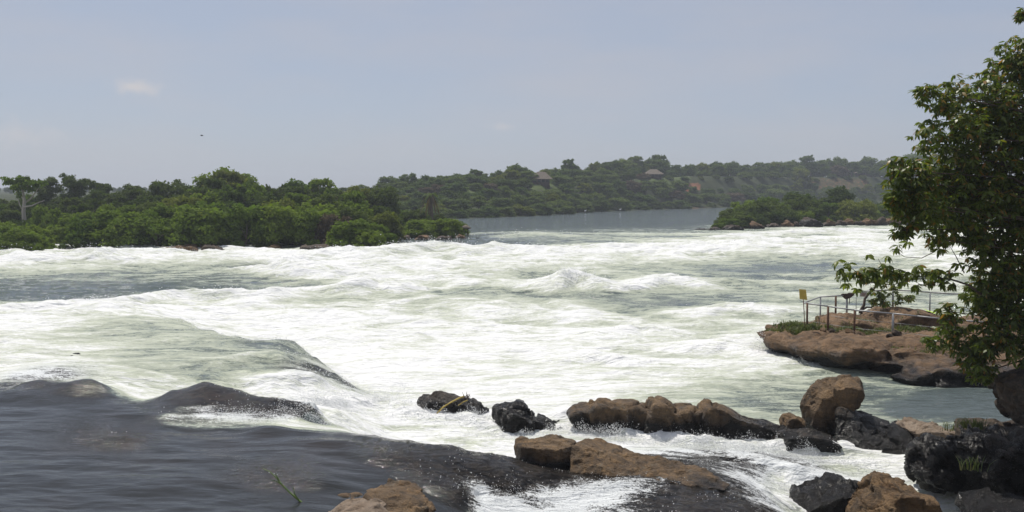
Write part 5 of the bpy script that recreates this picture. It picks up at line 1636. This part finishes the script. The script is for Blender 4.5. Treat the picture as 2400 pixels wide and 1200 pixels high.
V = np.einsum('nij,vj->nvi', Rm * Sm[:, None, None], LV) + Tm[:, None, :]
F = (LF[None] + (np.arange(len(PL)) * len(LV))[:, None, None]).reshape(-1, 4)
obj('foliage', mesh_np('foliage', V.reshape(-1, 3), F, fattrs={'tint': np.repeat(tr.rand(len(PL)), len(LF))}), M_LEAF_NEAR, root)

# ------------------------------------------------------------------ birds
M_BIRD = mat_plain('dark_feathers', (0.03, 0.03, 0.03), (0.05, 0.05, 0.05), 8, .8)
M_EGRET = mat_plain('white_feathers', (0.75, 0.75, 0.73), (0.80, 0.80, 0.78), 8, .8)
b = D(473, 318, 95)
root = obj('bird', None, label='small dark bird flying over the left island', cat='bird', loc=b)
mb = MB(); mb.tube([(-.16, 0, 0), (-.08, 0, .02), (.04, 0, .01), (.13, 0, .02), (.17, 0, .015)], [.01, .045, .055, .03, .008], 8); obj('body', mb.mesh('body'), M_BIRD, root)
for s in (-1, 1):
    v = [(.06, 0, .03), (-.05, 0, .03), (.04, s * .16, .10), (-.06, s * .15, .09), (.0, s * .34, .06), (-.05, s * .30, .055)]
    v = v + [(x, y, z - .008) for x, y, z in v]
    obj('wing', mesh_np('wing', v, np.array([(0, 1, 3, 2), (2, 3, 5, 4), (6, 8, 9, 7), (8, 10, 11, 9), (0, 2, 8, 6), (2, 4, 10, 8), (1, 7, 9, 3), (3, 9, 11, 5)]), smooth=False), M_BIRD, root)
for i, (px, dx) in enumerate([(1372, 'leftmost'), (1380, 'second'), (1388, 'third'), (1454, 'solitary')]):
    Y = ipx(px, FB_PX, FB_Y) - 3.5
    lab = 'solitary white egret at the far water edge' if i == 3 else 'one of three white egrets by the orange shore cut'
    root = obj('egret', None, label=lab, cat='bird', group=None if i == 3 else 'three egrets at the far shore', loc=(D(px, 498, Y)[0], Y, 1.52))
    mb = MB(); mb.tube([(-.3, 0, .35), (-.12, 0, .42), (.1, 0, .48), (.2, 0, .55)], [.03, .13, .13, .05], 7); obj('body', mb.mesh('body'), M_EGRET, root)
    mb = MB(); mb.tube([(.18, 0, .53), (.26, 0, .7), (.22, 0, .82), (.34, 0, .84), (.46, 0, .82)], [.045, .03, .03, .04, .006], 6); obj('neck', mb.mesh('neck'), M_EGRET, root)
    for s in (-.05, .05):
        mb = MB(); mb.tube([(0, s, .4), (0, s, -.1)], .014, 5); obj('leg', mb.mesh('leg'), M_BIRD, root)

# ------------------------------------------------------------------ spray thrown up by the rapids, and modelled ledge glints
def spray_mesh(C, r):
    oc = np.array([(1, 1, 1), (1, -1, -1), (-1, 1, -1), (-1, -1, 1)], float) * .8
    of = np.array([(0, 1, 2), (0, 3, 1), (0, 2, 3), (1, 3, 2)])
    V = (C[:, None] + oc[None] * r[:, None, None]).reshape(-1, 3)
    F = (of[None] + (np.arange(len(C)) * 4)[:, None, None]).reshape(-1, 3)
    return mesh_np('spray', V, F)


sr = np.random.RandomState(31)
pts, rad = [], []
# white beads scattered to stand in for sun glints on the ledge film
sel = np.where((gthin > .45) & (gy < 27) & (np.abs(gx) < gy * .62))[0]
cl_ = np.clip(.5 + 1.6 * fbm(gx[sel] / .8, gy[sel] / .6, 21.0, 3), 0, 1) ** 2
sel = sel[sr.rand(len(sel)) < cl_ * .12]
q = np.stack([gx[sel], gy[sel], gz[sel] + .012], -1) + sr.normal(size=(len(sel), 3)) * (.02, .03, .01)
pts.append(q); rad.append(.004 + .009 * sr.rand(len(sel)) ** 2)
# spray lifting off the crisp lips
for i in range(0, 16, 2):
    n = 170
    q = np.repeat(EDGE[i:i + 1, :3], n, 0) + sr.normal(size=(n, 3)) * (.7, .35, 0)
    q[:, 2] = water_height(q[:, 0], q[:, 1])[0] + .10 * sr.rand(n) ** 2
    pts.append(q); rad.append(.006 + .012 * sr.rand(n) ** 2)
for P, lv, h, w, fo in BREAK:
    P3 = [U(a, c, lv) for a, c in P]
    L = sum(np.linalg.norm(P3[i + 1] - P3[i]) for i in range(len(P3) - 1))
    n = int(L * 34 * min(1, h + .25))
    t = sr.rand(n) * (len(P3) - 1)
    i0 = np.minimum(t.astype(int), len(P3) - 2); f = t - i0
    q = np.array(P3)[i0] * (1 - f)[:, None] + np.array(P3)[i0 + 1] * f[:, None]
    q[:, 0] += sr.normal(size=n) * .5; q[:, 1] += sr.normal(size=n) * w * .6
    zz = water_height(q[:, 0], q[:, 1])[0]
    q[:, 2] = zz + np.abs(sr.normal(size=n)) ** 1.6 * .16 * (h + .2) * np.clip(1 + 1.2 * pn(q[:, 0] * .8, q[:, 1] * .8, 2.0), .1, 2.5)
    pts.append(q); rad.append((.006 + .020 * sr.rand(n) ** 2) * np.clip(q[:, 1] / 50, .35, 1.6))
# splashes where the chute hits the boulders: (px,py,Y,halfwidth m, height m, count)
for px, py, Y, hw, hh, n in [(1390, 992, 23.9, .9, .30, 700), (1440, 1005, 23.4, .5, .32, 500), (1520, 1030, 23.0, .9, .20, 500), (1640, 1042, 22.8, 1.0, .20, 600), (1750, 1045, 22.7, .9, .25, 600), (1850, 1055, 22.5, .8, .28, 600), (1930, 1052, 22.4, .6, .25, 400),
                             (2020, 1062, 22.2, .6, .14, 250), (1100, 985, 24.9, 1.0, .22, 400), (1200, 1020, 23.7, .8, .2, 350), (1300, 1003, 24.0, .6, .2, 300), (980, 985, 25.2, .8, .25, 300), (880, 930, 26.5, 1.4, .5, 700), (800, 945, 25.0, 1.2, .4, 700), (690, 930, 24.5, 1.2, .3, 500),
                             (1900, 1105, 20.5, 1.2, .18, 500), (1790, 840, 35.2, .5, .5, 260), (1905, 880, 33, .6, .2, 250), (720, 985, 20.9, 1.0, .2, 500), (560, 990, 20.4, .9, .15, 400), (1200, 1185, 16.5, 1.0, .12, 300), (1430, 1170, 17.2, .7, .10, 200), (2200, 1150, 18.2, .5, .2, 250),
                             (1030, 592, 77, 2.5, .45, 260), (945, 592, 77, 1.5, .4, 160), (690, 625, 66, 2.0, .8, 300), (1340, 665, 55, 1.2, .6, 250), (210, 728, 44, 1.2, .2, 120)]:
    c = D(px, py, Y)
    n = int(n * 4.0); hh = hh * 1.5
    x = c[0] + sr.normal(size=n) * hw * .6; y = c[1] + sr.normal(size=n) * .24 * max(1, Y / 40)
    z = water_height(x, y)[0]
    env = np.clip(.55 + 1.6 * pn(x * 2.6, y * .7, 4.4) + .9 * pn(x * 7, y * 2, 9.1), .04, 1.7)
    z = z + hh * sr.rand(n) ** 1.8 * env
    pts.append(np.stack([x, y, z], -1)); rad.append((.0045 + .012 * sr.rand(n) ** 3) * np.clip(Y / 30, .6, 1.8))
obj('spray', spray_mesh(np.concatenate(pts), np.concatenate(rad)), M_SPRAY_GLINT, label='white droplets of spray flying off the breaking waves, plus white specks for ledge glints', cat='spray', kind='stuff')

# ------------------------------------------------------------------ air
k = NT('hazy_air')
pv = k.n('ShaderNodeVolumePrincipled')
k.set(pv, 'Color', c4((0.80, 0.86, 0.95))); k.set(pv, 'Density', 0.0006); k.set(pv, 'Anisotropy', 0.3)
k.t.links.new(pv.outputs[0], k.out.inputs['Volume'])
mb = MB(); mb.box((-1450, -60, -5), (1450, 1600, 40))
obj('haze', mb.mesh('haze', False), k.m, label='thin pale haze filling the river valley', cat='haze', kind='stuff')
